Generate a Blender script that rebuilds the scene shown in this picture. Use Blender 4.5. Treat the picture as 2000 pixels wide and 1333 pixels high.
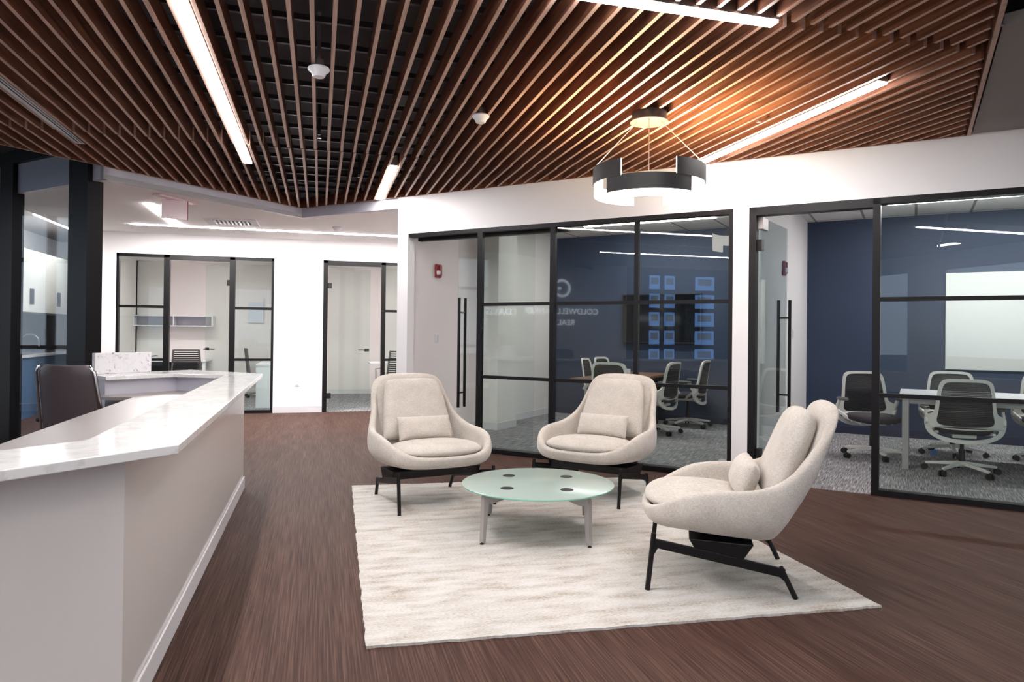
import bpy, bmesh, math, random
from mathutils import Vector, Matrix
random.seed(7)
for o in list(bpy.data.objects): bpy.data.objects.remove(o)
SC = bpy.context.scene
COL = SC.collection
S2 = 2 ** -0.5
PI = math.pi

# ------------------------------------------------------------------ camera
F_PX, YAW, PITCH, ROLL, SHIFT, EYE = 1377.7, 0.2667, 0.0059, 0.0110, 22.41, 1.33
fw = Vector((math.sin(YAW) * math.cos(PITCH), math.cos(YAW) * math.cos(PITCH), math.sin(PITCH)))
rt = Vector((math.cos(YAW), -math.sin(YAW), 0)); up = rt.cross(fw)
rt, up = rt * math.cos(ROLL) + up * math.sin(ROLL), -rt * math.sin(ROLL) + up * math.cos(ROLL)
cd = bpy.data.cameras.new('camera')
cam = bpy.data.objects.new('camera', cd); COL.objects.link(cam)
m = Matrix((rt, up, -fw)).transposed().to_4x4(); m.translation = Vector((0, 0, EYE))
cam.matrix_world = m
cd.sensor_fit = 'HORIZONTAL'; cd.sensor_width = 36.0; cd.lens = 36.0 * F_PX / 2000
cd.shift_y = -SHIFT / 2000
cd.clip_start = 0.05; cd.clip_end = 200
SC.camera = cam
# ------------------------------------------------------------------ world and exposure
SC.view_settings.view_transform = 'Standard'; SC.view_settings.look = 'None'
SC.view_settings.gamma = 1.0; SC.view_settings.use_curve_mapping = False
SC.view_settings.exposure = 0.45
w = bpy.data.worlds.new('sky'); SC.world = w; w.use_nodes = True
bg = w.node_tree.nodes['Background']
bg.inputs[0].default_value = (0.74, 0.84, 1.0, 1); bg.inputs[1].default_value = 1.4
LS = 15.0           # brightness of the linear lamps' diffusers
def area(name, loc, sx, sy, power, color=(1, 1, 1), rot=(0, 0, 0)):
    l = bpy.data.lights.new(name, 'AREA'); l.shape = 'RECTANGLE'; l.size = sx; l.size_y = sy
    l.energy = power; l.color = color
    o = bpy.data.objects.new(name, l); COL.objects.link(o); o.location = loc; o.rotation_euler = rot
    return o

# ------------------------------------------------------------------ materials
def lin(c):
    return tuple(((v / 255) / 12.92 if v / 255 <= 0.04045 else ((v / 255 + 0.055) / 1.055) ** 2.4) for v in c)
def base(name):
    mt = bpy.data.materials.new(name); mt.use_nodes = True
    nt = mt.node_tree; b = nt.nodes['Principled BSDF']
    return mt, nt, b
def plain(name, rgb, rough=0.6, metal=0.0, spec=0.5, noise=0.0, scale=20.0, coat=0.0):
    mt, nt, b = base(name)
    c = lin(rgb)
    b.inputs['Base Color'].default_value = (*c, 1); b.inputs['Roughness'].default_value = rough
    b.inputs['Metallic'].default_value = metal; b.inputs['Specular IOR Level'].default_value = spec
    b.inputs['Coat Weight'].default_value = coat; b.inputs['Coat Roughness'].default_value = 0.05
    if noise > 0:
        tc = nt.nodes.new('ShaderNodeTexCoord'); n = nt.nodes.new('ShaderNodeTexNoise')
        n.inputs['Scale'].default_value = scale; n.inputs['Detail'].default_value = 4
        nt.links.new(tc.outputs['Object'], n.inputs['Vector'])
        r = nt.nodes.new('ShaderNodeMapRange'); r.inputs[3].default_value = 1 - noise; r.inputs[4].default_value = 1 + noise
        nt.links.new(n.outputs['Fac'], r.inputs[0])
        mx = nt.nodes.new('ShaderNodeVectorMath'); mx.operation = 'SCALE'; mx.inputs[0].default_value = c
        nt.links.new(r.outputs[0], mx.inputs['Scale']); nt.links.new(mx.outputs[0], b.inputs['Base Color'])
    return mt
def ramp_mat(name, stops, mscale, nscale=1.0, detail=6, rough=0.5, rot=0.0, dist=0.0, bump=0.0, spec=0.5, stretch_noise=None, rnd=False, nrough=0.6):
    """noise seen through a stretched mapping, then a colour ramp"""
    mt, nt, b = base(name)
    tc = nt.nodes.new('ShaderNodeTexCoord'); mp = nt.nodes.new('ShaderNodeMapping')
    mp.inputs['Scale'].default_value = mscale; mp.inputs['Rotation'].default_value = (0, 0, rot)
    nt.links.new(tc.outputs['Object'], mp.inputs[0])
    n = nt.nodes.new('ShaderNodeTexNoise'); n.inputs['Scale'].default_value = nscale
    n.inputs['Detail'].default_value = detail; n.inputs['Distortion'].default_value = dist; n.inputs['Roughness'].default_value = nrough
    nt.links.new(mp.outputs[0], n.inputs['Vector'])
    cr = nt.nodes.new('ShaderNodeValToRGB'); el = cr.color_ramp.elements
    while len(el) < len(stops): el.new(0.5)
    for e, (p, c) in zip(el, stops): e.position = p; e.color = (*lin(c), 1)
    nt.links.new(n.outputs['Fac'], cr.inputs[0]); nt.links.new(cr.outputs[0], b.inputs['Base Color'])
    b.inputs['Roughness'].default_value = rough; b.inputs['Specular IOR Level'].default_value = spec
    if bump:
        bm_ = nt.nodes.new('ShaderNodeBump'); bm_.inputs['Strength'].default_value = bump; bm_.inputs['Distance'].default_value = 0.004
        nt.links.new(n.outputs['Fac'], bm_.inputs['Height']); nt.links.new(bm_.outputs[0], b.inputs['Normal'])
    return mt
def emit(name, rgb, s):
    mt = bpy.data.materials.new(name); mt.use_nodes = True; nt = mt.node_tree
    nt.nodes.remove(nt.nodes['Principled BSDF'])
    e = nt.nodes.new('ShaderNodeEmission'); e.inputs[0].default_value = (*lin(rgb), 1); e.inputs[1].default_value = s
    nt.links.new(e.outputs[0], nt.nodes['Material Output'].inputs[0]); return mt
def glass(name, tint=(0.90, 0.955, 0.935), r0=0.04, refl=1.0):
    mt = bpy.data.materials.new(name); mt.use_nodes = True; nt = mt.node_tree
    nt.nodes.remove(nt.nodes['Principled BSDF'])
    lw = nt.nodes.new('ShaderNodeLayerWeight'); lw.inputs[0].default_value = 0.5
    p = nt.nodes.new('ShaderNodeMath'); p.operation = 'POWER'; p.inputs[1].default_value = 5
    nt.links.new(lw.outputs['Facing'], p.inputs[0])
    ma = nt.nodes.new('ShaderNodeMath'); ma.operation = 'MULTIPLY_ADD'; ma.inputs[1].default_value = (0.96 - r0) * refl; ma.inputs[2].default_value = r0 * refl
    nt.links.new(p.outputs[0], ma.inputs[0])
    t = nt.nodes.new('ShaderNodeBsdfTransparent'); t.inputs[0].default_value = (*tint, 1)
    g = nt.nodes.new('ShaderNodeBsdfGlossy'); g.inputs['Roughness'].default_value = 0.0
    mx = nt.nodes.new('ShaderNodeMixShader')
    nt.links.new(ma.outputs[0], mx.inputs[0]); nt.links.new(t.outputs[0], mx.inputs[1]); nt.links.new(g.outputs[0], mx.inputs[2])
    nt.links.new(mx.outputs[0], nt.nodes['Material Output'].inputs[0]); return mt

M = {}
M['white'] = plain('white_paint', (236, 234, 234), 0.55)
M['greige'] = plain('greige_paint', (238, 231, 228), 0.6)
M['ceiling'] = plain('ceiling_paint', (246, 243, 242), 0.8)
M['soffit'] = plain('soffit_grey_paint', (150, 144, 142), 0.8)
M['blue'] = plain('navy_paint', (40, 54, 78), 0.6)
M['bluebase'] = plain('navy_base', (34, 42, 66), 0.5)
M['trim'] = plain('trim_paint', (222, 220, 222), 0.4)
M['black'] = plain('black_metal', (14, 11, 13), 0.4, 0.0, 0.3)
M['blackmatte'] = plain('black_plastic', (22, 20, 22), 0.5)
M['darkframe'] = plain('dark_frame', (14, 12, 15), 0.45, 0.0, 0.2)
M['deck'] = plain('deck_black', (52, 46, 50), 0.6)
M['rail'] = plain('rail_black', (60, 54, 58), 0.35)
M['steel'] = plain('brushed_steel', (168, 166, 164), 0.35, 0.8)
M['silver'] = plain('silver_paint', (165, 160, 158), 0.4, 0.3)
M['chrome'] = plain('chrome', (215, 215, 218), 0.12, 1.0)
M['quartz'] = ramp_mat('white_quartz', [(0.0, (206, 204, 204)), (0.40, (224, 223, 222)), (0.47, (212, 210, 209)), (0.52, (226, 225, 224)), (1.0, (228, 227, 226))], (1, 1, 1), 3.0, 9, 0.10, dist=2.2)
M['marble'] = ramp_mat('speckled_quartz', [(0.0, (140, 136, 140)), (0.34, (150, 146, 150)), (0.38, (200, 198, 200)), (0.48, (210, 208, 210)), (1.0, (214, 212, 214))], (1, 1, 1), 26.0, 5, 0.15, dist=1.0)
M['desk'] = plain('desk_laminate', (216, 211, 208), 0.16, 0, 0.5)
M['worktop'] = plain('work_laminate', (142, 135, 133), 0.35)
M['lavender'] = plain('inner_laminate', (200, 198, 208), 0.4)
M['glass'] = glass('clear_glass', (0.915, 0.96, 0.945))
M['glassclear'] = glass('clear_partition_glass', (0.955, 0.975, 0.968))
M['glassdark'] = glass('dark_glass', (0.84, 0.88, 0.90), 0.04)
M['light'] = emit('lamp_diffuser', (255, 250, 246), LS)
M['lightc'] = emit('office_lamp_diffuser', (255, 248, 244), LS * 0.8)
M['lamp'] = emit('pendant_diffuser', (255, 244, 228), 5)
M['plastic'] = plain('white_plastic', (232, 232, 236), 0.35)
M['frame'] = plain('chair_frame_white', (214, 212, 206), 0.35)
M['armgrey'] = plain('arm_pad_grey', (96, 92, 90), 0.5)
M['seat'] = plain('seat_fabric', (52, 48, 54), 0.9, noise=0.15, scale=200)
M['leather'] = plain('brown_leather', (72, 62, 64), 0.45)
M['table_white'] = plain('white_laminate', (238, 238, 242), 0.25)
M['red'] = plain('alarm_red', (150, 30, 38), 0.35)
M['pink'] = plain('exit_acrylic', (232, 205, 208), 0.2)
M['whiteboard'] = plain('whiteboard_surface', (214, 214, 210), 0.18)
M['screen'] = plain('tv_screen', (10, 11, 14), 0.06)
M['frost'] = plain('frosted_glass', (158, 174, 167), 0.22, 0, 0.5)
M['frostedge'] = plain('frosted_glass_edge', (120, 190, 168), 0.15)
M['cab'] = plain('cabinet_white', (214, 214, 206), 0.35)
M['backsplash'] = plain('stone_backsplash', (92, 90, 92), 0.3, noise=0.3, scale=14)
M['bluecab'] = plain('blue_cabinet', (70, 98, 130), 0.35)
M['paper'] = plain('paper', (214, 220, 228), 0.6)
M['bluelit'] = emit('window_display_glow', (120, 170, 245), 3.2)
M['asphalt'] = plain('asphalt', (90, 92, 94), 0.9)
M['leaf'] = plain('leaf_green', (70, 92, 58), 0.8, noise=0.4, scale=6)
M['bark'] = plain('bark', (88, 74, 62), 0.9)
M['carpet_blue'] = plain('carpet_accent', (70, 110, 170), 0.95)
M['fabric'] = None
# brown striated plank floor
def floor_mat():
    mt, nt, b = base('striated_floor')
    tc = nt.nodes.new('ShaderNodeTexCoord')
    def nz(sc, ns, det):
        mp = nt.nodes.new('ShaderNodeMapping'); mp.inputs['Scale'].default_value = sc
        nt.links.new(tc.outputs['Object'], mp.inputs[0])
        n = nt.nodes.new('ShaderNodeTexNoise'); n.inputs['Scale'].default_value = ns; n.inputs['Detail'].default_value = det
        nt.links.new(mp.outputs[0], n.inputs['Vector']); return n
    fine = nz((150, 2.2, 1), 1.0, 3); broad = nz((9, 0.7, 1), 1.0, 3)
    mix = nt.nodes.new('ShaderNodeMath'); mix.operation = 'MULTIPLY_ADD'; mix.inputs[1].default_value = 0.72
    nt.links.new(fine.outputs['Fac'], mix.inputs[0])
    m2 = nt.nodes.new('ShaderNodeMath'); m2.operation = 'MULTIPLY'; m2.inputs[1].default_value = 0.28
    nt.links.new(broad.outputs['Fac'], m2.inputs[0]); nt.links.new(m2.outputs[0], mix.inputs[2])
    cr = nt.nodes.new('ShaderNodeValToRGB'); el = cr.color_ramp.elements; el.new(0.5)
    for e, (p, c) in zip(el, [(0.34, (54, 36, 31)), (0.5, (75, 54, 47)), (0.66, (98, 75, 66))]):
        e.position = p; e.color = (*lin(c), 1)
    nt.links.new(mix.outputs[0], cr.inputs[0]); nt.links.new(cr.outputs[0], b.inputs['Base Color'])
    b.inputs['Roughness'].default_value = 0.58; b.inputs['Specular IOR Level'].default_value = 0.08
    return mt
M['floor'] = floor_mat()
def wood_mat(name, stops, rough=0.45):
    return ramp_mat(name, stops, (26, 1.1, 26), 1.0, 7, rough, dist=1.4)
M['walnut'] = wood_mat('walnut_veneer', [(0.25, (68, 42, 33)), (0.45, (110, 70, 53)), (0.58, (140, 92, 70)), (0.75, (166, 116, 90))], 0.4)
M['walnut_edge'] = wood_mat('walnut_edge_pale', [(0.3, (168, 134, 118)), (0.7, (208, 176, 160))], 0.5)  # paler walnut tone for board undersides and slat ends
M['table_wood'] = ramp_mat('table_walnut', [(0.3, (92, 62, 46)), (0.5, (132, 96, 74)), (0.7, (158, 122, 98))], (2, 30, 30), 1.0, 6, 0.3, dist=0.6)
# woven upholstery
def fabric_mat():
    mt, nt, b = base('cream_upholstery')
    tc = nt.nodes.new('ShaderNodeTexCoord')
    def nz(sc, det=2):
        mp = nt.nodes.new('ShaderNodeMapping'); mp.inputs['Scale'].default_value = sc
        nt.links.new(tc.outputs['Object'], mp.inputs[0])
        n = nt.nodes.new('ShaderNodeTexNoise'); n.inputs['Scale'].default_value = 1.0; n.inputs['Detail'].default_value = det
        nt.links.new(mp.outputs[0], n.inputs['Vector']); return n
    a = nz((60, 60, 520)); c = nz((420, 420, 60)); d = nz((9, 9, 9), 3)
    s = nt.nodes.new('ShaderNodeMath'); s.operation = 'ADD'; nt.links.new(a.outputs['Fac'], s.inputs[0]); nt.links.new(c.outputs['Fac'], s.inputs[1])
    s2 = nt.nodes.new('ShaderNodeMath'); s2.operation = 'MULTIPLY_ADD'; s2.inputs[1].default_value = 0.4; nt.links.new(s.outputs[0], s2.inputs[0])
    s3 = nt.nodes.new('ShaderNodeMath'); s3.operation = 'MULTIPLY'; s3.inputs[1].default_value = 0.2; nt.links.new(d.outputs['Fac'], s3.inputs[0]); nt.links.new(s3.outputs[0], s2.inputs[2])
    cr = nt.nodes.new('ShaderNodeValToRGB'); el = cr.color_ramp.elements
    el[0].position = 0.36; el[0].color = (*lin((172, 164, 155)), 1); el[1].position = 0.62; el[1].color = (*lin((212, 205, 196)), 1)
    nt.links.new(s2.outputs[0], cr.inputs[0]); nt.links.new(cr.outputs[0], b.inputs['Base Color'])
    b.inputs['Roughness'].default_value = 0.95; b.inputs['Specular IOR Level'].default_value = 0.15
    b.inputs['Sheen Weight'].default_value = 0.25
    bp = nt.nodes.new('ShaderNodeBump'); bp.inputs['Strength'].default_value = 0.25; bp.inputs['Distance'].default_value = 0.002
    nt.links.new(s.outputs[0], bp.inputs['Height']); nt.links.new(bp.outputs[0], b.inputs['Normal'])
    return mt
M['fabric'] = fabric_mat()
def rug_mat():
    mt, nt, b = base('cream_rug')
    tc = nt.nodes.new('ShaderNodeTexCoord')
    def nz(sc, det=3):
        mp = nt.nodes.new('ShaderNodeMapping'); mp.inputs['Scale'].default_value = sc
        nt.links.new(tc.outputs['Object'], mp.inputs[0])
        n = nt.nodes.new('ShaderNodeTexNoise'); n.inputs['Scale'].default_value = 1.0; n.inputs['Detail'].default_value = det
        nt.links.new(mp.outputs[0], n.inputs['Vector']); return n
    a = nz((4.0, 12, 1), 9); c = nz((60, 120, 1), 5)
    s = nt.nodes.new('ShaderNodeMath'); s.operation = 'MULTIPLY_ADD'; s.inputs[1].default_value = 0.58
    s3 = nt.nodes.new('ShaderNodeMath'); s3.operation = 'MULTIPLY'; s3.inputs[1].default_value = 0.42
    nt.links.new(a.outputs['Fac'], s.inputs[0]); nt.links.new(c.outputs['Fac'], s3.inputs[0]); nt.links.new(s3.outputs[0], s.inputs[2])
    cr = nt.nodes.new('ShaderNodeValToRGB'); el = cr.color_ramp.elements; el.new(0.5)
    for e, (p, cc) in zip(el, [(0.34, (158, 147, 134)), (0.46, (190, 185, 178)), (0.58, (206, 204, 200))]):
        e.position = p; e.color = (*lin(cc), 1)
    nt.links.new(s.outputs[0], cr.inputs[0]); nt.links.new(cr.outputs[0], b.inputs['Base Color'])
    b.inputs['Roughness'].default_value = 1.0; b.inputs['Specular IOR Level'].default_value = 0.05
    bp = nt.nodes.new('ShaderNodeBump'); bp.inputs['Strength'].default_value = 0.5; bp.inputs['Distance'].default_value = 0.006
    nt.links.new(c.outputs['Fac'], bp.inputs['Height']); nt.links.new(bp.outputs[0], b.inputs['Normal'])
    return mt
M['rug'] = rug_mat()
M['carpet'] = ramp_mat('grey_streaked_carpet', [(0.32, (70, 70, 76)), (0.45, (122, 121, 125)), (0.55, (150, 147, 149)), (0.68, (200, 196, 194))], (150, 5, 1), 1.0, 4, 0.95, spec=0.05, bump=0.3)
# tiled ceiling of the meeting rooms (object x, y in metres)
def tile_mat(name, sx, sy, col, line, wid):
    mt, nt, b = base(name)
    tc = nt.nodes.new('ShaderNodeTexCoord'); sep = nt.nodes.new('ShaderNodeSeparateXYZ'); nt.links.new(tc.outputs['Object'], sep.inputs[0])
    outs = []
    for ax, sp in ((0, sx), (1, sy)):
        d = nt.nodes.new('ShaderNodeMath'); d.operation = 'DIVIDE'; d.inputs[1].default_value = sp; nt.links.new(sep.outputs[ax], d.inputs[0])
        f = nt.nodes.new('ShaderNodeMath'); f.operation = 'FRACT'; nt.links.new(d.outputs[0], f.inputs[0])
        l = nt.nodes.new('ShaderNodeMath'); l.operation = 'LESS_THAN'; l.inputs[1].default_value = wid / sp; nt.links.new(f.outputs[0], l.inputs[0]); outs.append(l)
    mxx = nt.nodes.new('ShaderNodeMath'); mxx.operation = 'MAXIMUM'; nt.links.new(outs[0].outputs[0], mxx.inputs[0]); nt.links.new(outs[1].outputs[0], mxx.inputs[1])
    mix = nt.nodes.new('ShaderNodeMix'); mix.data_type = 'RGBA'; mix.inputs[6].default_value = (*lin(col), 1); mix.inputs[7].default_value = (*lin(line), 1)
    nt.links.new(mxx.outputs[0], mix.inputs[0]); nt.links.new(mix.outputs[2], b.inputs['Base Color']); b.inputs['Roughness'].default_value = 0.8
    return mt
M['tiles'] = tile_mat('ceiling_tiles', 0.61, 1.22, (224, 221, 218), (140, 136, 134), 0.03)
# black woven back of the office chairs: slits let some light through
def mesh_mat():
    mt, nt, b = base('black_mesh')
    b.inputs['Base Color'].default_value = (*lin((40, 37, 38)), 1); b.inputs['Roughness'].default_value = 0.6
    tc = nt.nodes.new('ShaderNodeTexCoord'); wv = nt.nodes.new('ShaderNodeTexWave'); wv.bands_direction = 'Z'; wv.inputs['Scale'].default_value = 18
    nt.links.new(tc.outputs['Object'], wv.inputs['Vector'])
    r = nt.nodes.new('ShaderNodeMapRange'); r.inputs[3].default_value = 0.62; r.inputs[4].default_value = 1.0
    nt.links.new(wv.outputs['Fac'], r.inputs[0]); nt.links.new(r.outputs[0], b.inputs['Alpha'])
    return mt
M['mesh'] = mesh_mat()

# ------------------------------------------------------------------ mesh builder
class MB:
    def __init__(s): s.bm = bmesh.new(); s.mi = 0
    def _faces(s, vs, fs):
        v = [s.bm.verts.new(p) for p in vs]
        for f in fs:
            try: fc = s.bm.faces.new([v[i] for i in f]); fc.material_index = s.mi
            except ValueError: pass
        return v
    def box(s, x0, x1, y0, y1, z0, z1, mat=None):
        P = [Vector((x, y, z)) for z in (z0, z1) for x, y in ((x0, y0), (x1, y0), (x1, y1), (x0, y1))]
        if mat is not None: P = [mat @ p for p in P]
        s._faces(P, [(3, 2, 1, 0), (4, 5, 6, 7), (0, 1, 5, 4), (1, 2, 6, 5), (2, 3, 7, 6), (3, 0, 4, 7)]); return s
    def prism(s, pts, z0, z1, mat=None, mi_bottom=None, mi_top=None):
        n = len(pts); A = sum(pts[i][0] * pts[(i + 1) % n][1] - pts[(i + 1) % n][0] * pts[i][1] for i in range(n))
        if A < 0: pts = pts[::-1]
        P = [Vector((x, y, z0)) for x, y in pts] + [Vector((x, y, z1)) for x, y in pts]
        if mat is not None: P = [mat @ p for p in P]
        v = [s.bm.verts.new(p) for p in P]
        f = s.bm.faces.new(v[:n][::-1]); f.material_index = s.mi if mi_bottom is None else mi_bottom
        f = s.bm.faces.new(v[n:]); f.material_index = s.mi if mi_top is None else mi_top
        for i in range(n):
            j = (i + 1) % n; f = s.bm.faces.new([v[i], v[j], v[n + j], v[n + i]]); f.material_index = s.mi
        return s
    def bar(s, a, b, w, h, upv=(0, 0, 1), w2=None, h2=None):
        """box beam from a to b"""
        a = Vector(a); b = Vector(b); d = (b - a).normalized(); u = Vector(upv)
        r = d.cross(u)
        if r.length < 1e-5: r = d.cross(Vector((1, 0, 0)))
        r.normalize(); u = r.cross(d); w2 = w if w2 is None else w2; h2 = h if h2 is None else h2
        P = []
        for c, ww, hh in ((a, w, h), (b, w2, h2)):
            for sx, sz in ((-1, -1), (1, -1), (1, 1), (-1, 1)): P.append(c + r * (sx * ww / 2) + u * (sz * hh / 2))
        s._faces(P, [(0, 1, 2, 3), (7, 6, 5, 4), (0, 4, 5, 1), (1, 5, 6, 2), (2, 6, 7, 3), (3, 7, 4, 0)]); return s
    def tube(s, pts, r, n=10, r2=None, caps=True, flat=1.0):
        pts = [Vector(p) for p in pts]; rs = r if isinstance(r, (list, tuple)) else [r + ((r2 if r2 is not None else r) - r) * i / max(1, len(pts) - 1) for i in range(len(pts))]
        rings = []; ref = None
        for i, p in enumerate(pts):
            d = (pts[min(i + 1, len(pts) - 1)] - pts[max(i - 1, 0)]).normalized()
            if ref is None: ref = Vector((0, 0, 1)) if abs(d.z) < 0.9 else Vector((1, 0, 0))
            x = d.cross(ref).normalized(); y = x.cross(d).normalized(); ref = y
            rings.append([s.bm.verts.new(p + (x * math.cos(t) + y * math.sin(t) * flat) * rs[i]) for t in (2 * PI * k / n for k in range(n))])
        for a, b in zip(rings, rings[1:]):
            for k in range(n): f = s.bm.faces.new([a[k], a[(k + 1) % n], b[(k + 1) % n], b[k]]); f.material_index = s.mi
        if caps:
            f = s.bm.faces.new(rings[0][::-1]); f.material_index = s.mi; f = s.bm.faces.new(rings[-1]); f.material_index = s.mi
        return s
    def lathe(s, prof, n=32, c=(0, 0, 0), mat=None):
        rings = []
        for r, z in prof:
            ps = [Vector((c[0] + r * math.cos(2 * PI * k / n), c[1] + r * math.sin(2 * PI * k / n), c[2] + z)) for k in range(n)] if r > 1e-6 else [Vector((c[0], c[1], c[2] + z))]
            if mat is not None: ps = [mat @ p for p in ps]
            rings.append([s.bm.verts.new(p) for p in ps])
        for a, b in zip(rings, rings[1:]):
            for k in range(n):
                k2 = (k + 1) % n
                if len(a) == 1 and len(b) == 1: continue
                vs = [a[0], b[k2], b[k]] if len(a) == 1 else ([a[k], a[k2], b[0]] if len(b) == 1 else [a[k], a[k2], b[k2], b[k]])
                f = s.bm.faces.new(vs); f.material_index = s.mi
        return s
    def loft(s, rings, close=False, cap0=False, cap1=False):
        R = [[s.bm.verts.new(p) for p in r] for r in rings]; n = len(R[0])
        for a, b in zip(R, R[1:] + ([R[0]] if close else [])):
            for k in range(n): f = s.bm.faces.new([a[k], a[(k + 1) % n], b[(k + 1) % n], b[k]]); f.material_index = s.mi
        if cap0: f = s.bm.faces.new(R[0][::-1]); f.material_index = s.mi
        if cap1: f = s.bm.faces.new(R[-1]); f.material_index = s.mi
        return s
    def grid(s, rows):
        R = [[s.bm.verts.new(p) for p in r] for r in rows]
        for a, b in zip(R, R[1:]):
            for k in range(len(a) - 1): f = s.bm.faces.new([a[k], a[k + 1], b[k + 1], b[k]]); f.material_index = s.mi
        return s
    def build(s, name, mats, parent=None, smooth=False, bevel=0, subd=0, angle=None, kind=None, merge=False):
        if merge: bmesh.ops.remove_doubles(s.bm, verts=s.bm.verts, dist=1e-5)
        bmesh.ops.recalc_face_normals(s.bm, faces=s.bm.faces)
        me = bpy.data.meshes.new(name); s.bm.to_mesh(me); s.bm.free()
        for mt in (mats if isinstance(mats, (list, tuple)) else [mats]): me.materials.append(mt)
        o = bpy.data.objects.new(name, me); COL.objects.link(o)
        if parent is not None: o.parent = parent
        if smooth:
            me.polygons.foreach_set('use_smooth', [True] * len(me.polygons))
            if angle is not None:
                try: me.set_sharp_from_angle(angle=math.radians(angle))
                except Exception: pass
        if bevel:
            b = o.modifiers.new('bevel', 'BEVEL'); b.width = bevel; b.segments = 2; b.limit_method = 'ANGLE'; b.angle_limit = 0.7
        if subd:
            sd = o.modifiers.new('subd', 'SUBSURF'); sd.levels = subd; sd.render_levels = subd
        if kind: o['kind'] = kind
        return o
def box(*a): return MB().box(*a)
def tag(o, label, cat=None, group=None, kind=None):
    if label: o['label'] = label
    if cat: o['category'] = cat
    if group: o['group'] = group
    if kind: o['kind'] = kind
    return o
def empty(name, loc=(0, 0, 0), rz=0.0, label=None, cat=None, group=None, kind=None):
    o = bpy.data.objects.new(name, None); COL.objects.link(o); o.empty_display_size = 0.1
    o.location = loc; o.rotation_euler = (0, 0, rz)
    return tag(o, label, cat, group, kind)
def copy_tree(o, parent=None, loc=None, rz=None, label=None, group=None):
    c = o.copy(); COL.objects.link(c); c.parent = parent
    if loc is not None: c.location = loc
    if rz is not None: c.rotation_euler = (0, 0, rz)
    if label: c['label'] = label
    if group: c['group'] = group
    for ch in [x for x in bpy.data.objects if x.parent == o]: copy_tree(ch, c)
    return c

# glass wall frame of reference: x along the wall to the right, y into the meeting rooms
DR = 6.681
def WF(x, y, z=0.0): return Vector((S2 * (DR + y) + S2 * x, S2 * (DR + y) - S2 * x, z))
WR = -PI / 4
WO = (DR * S2, DR * S2, 0)
HD = 2.51            # head height of all glazed openings
ZC = 2.952           # underside of the slat canopy
ZK = 2.835           # corridor ceiling
YL = 12.058          # far corridor wall

# ================================================================== SETTING
box(-7.3, 9.5, -4.3, 15.6, -0.1, 0.0).build('floor', M['floor'], kind='structure')
# ---- far corridor wall with two glazed openings
def far_wall():
    b = MB(); y0, y1 = YL, YL + 0.13
    xs = [(-3.62, -3.02), (-0.715, 0.055)]
    for a, c in xs: b.box(a, c, y0, y1, 0, HD)
    b.box(-3.62, 3.2, y0, y1, HD, 3.1); b.box(2.0, 3.2, y0, y1, 0, HD)
    return b.build('wall_far', M['white'], kind='structure')
far_wall()
for a, c in ((-3.62, -3.02), (-0.715, 0.055)):
    box(a, c, YL - 0.012, YL - 0.001, 0, 0.105).build('baseboard_far', M['trim'], kind='structure')
# corridor ceiling
MB().prism([(-2.10, 7.87), (-0.237, 9.733), (0.98, 8.52), (4.4, 12.2), (4.4, 12.4), (-3.62, 12.4), (-3.62, 9.40)], ZK, ZK + 0.05).build('ceiling_corridor', M['ceiling'], kind='structure')
# lavender-white fascia between canopy and corridor ceiling
def fascia():
    b = MB()
    for p, q in (((-2.10, 7.87), (-0.237, 9.733)), ((-0.237, 9.733), (0.98, 8.516)), ((-3.60, 9.37), (-2.10, 7.87))):
        p, q = Vector((*p, 0)), Vector((*q, 0)); d = (q - p).normalized(); n = Vector((-d.y, d.x, 0)) * 0.05
        if p.x == -6.2: n = -n * -1
        pts = [(p.x, p.y), (q.x, q.y), (q.x + n.x, q.y + n.y), (p.x + n.x, p.y + n.y)]
        b.prism(pts, ZK - 0.002, 3.32)
    return b.build('trim_fascia', M['lavender'], kind='structure')
fascia()
# ---- glass wall (right): solid parts in the wall frame
RW = empty('wall_right', WO, WR, kind='structure')
b = MB()
b.box(-5.409, -5.256, 0, 0.13, 0, HD)          # end pier
b.box(-1.466, -1.324, 0, 0.13, 0, HD)          # pier between the two openings
b.box(-5.409, 5.6, 0, 0.13, HD, 3.32)          # band above the glazing
b.box(3.4, 5.6, 0, 0.13, 0, HD)
b.build('wall_face', M['white'], RW)
# meeting room shells
R1 = empty('wall_meeting_room', WO, WR, kind='structure')
b = MB()
b.box(-5.409, -5.30, 0.13, 4.1, 0, 3.05)
b.build('side_wall', M['greige'], R1)
b = MB(); b.box(-5.30, -4.96, 1.62, 2.13, 0, 2.955); b.build('column', M['greige'], R1)
box(-1.46, -1.33, 0.13, 4.1, 0, 3.05).build('dividing_wall', M['white'], R1)
box(-5.409, 5.6, 4.08, 4.2, 0, 3.05).build('rear_wall', M['blue'], R1)
box(5.5, 5.62, 0.1, 4.2, 0, 3.05).build('end_wall', M['white'], R1)
b = MB()
b.box(-5.30, -5.288, 0.13, 1.62, 0, 0.105); b.box(-5.30, -4.948, 1.608, 1.62, 0, 0.105); b.box(-4.96, -4.948, 1.62, 2.14, 0, 0.105); b.box(-5.30, -5.288, 2.13, 4.07, 0, 0.105)
b.box(-1.472, -1.46, 0.14, 4.07, 0, 0.105); b.box(-1.33, -1.318, 0.14, 4.07, 0, 0.105)
b.build('baseboard_meeting', M['trim'], R1)
b = MB(); b.box(-5.29, -1.47, 4.068, 4.08, 0, 0.105); b.box(-1.32, 5.5, 4.068, 4.08, 0, 0.105); b.build('baseboard_navy', M['bluebase'], R1)
CT = empty('ceiling_meeting_room', tuple(WF(-4.28, 0.30, 2.955)), WR, kind='structure')
box(-1.02, 9.8, -0.17, 3.78, 0, 0.06).build('tile_field', M['tiles'], CT)
CF = empty('floor_meeting_room', WO, WR, kind='structure')
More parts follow.
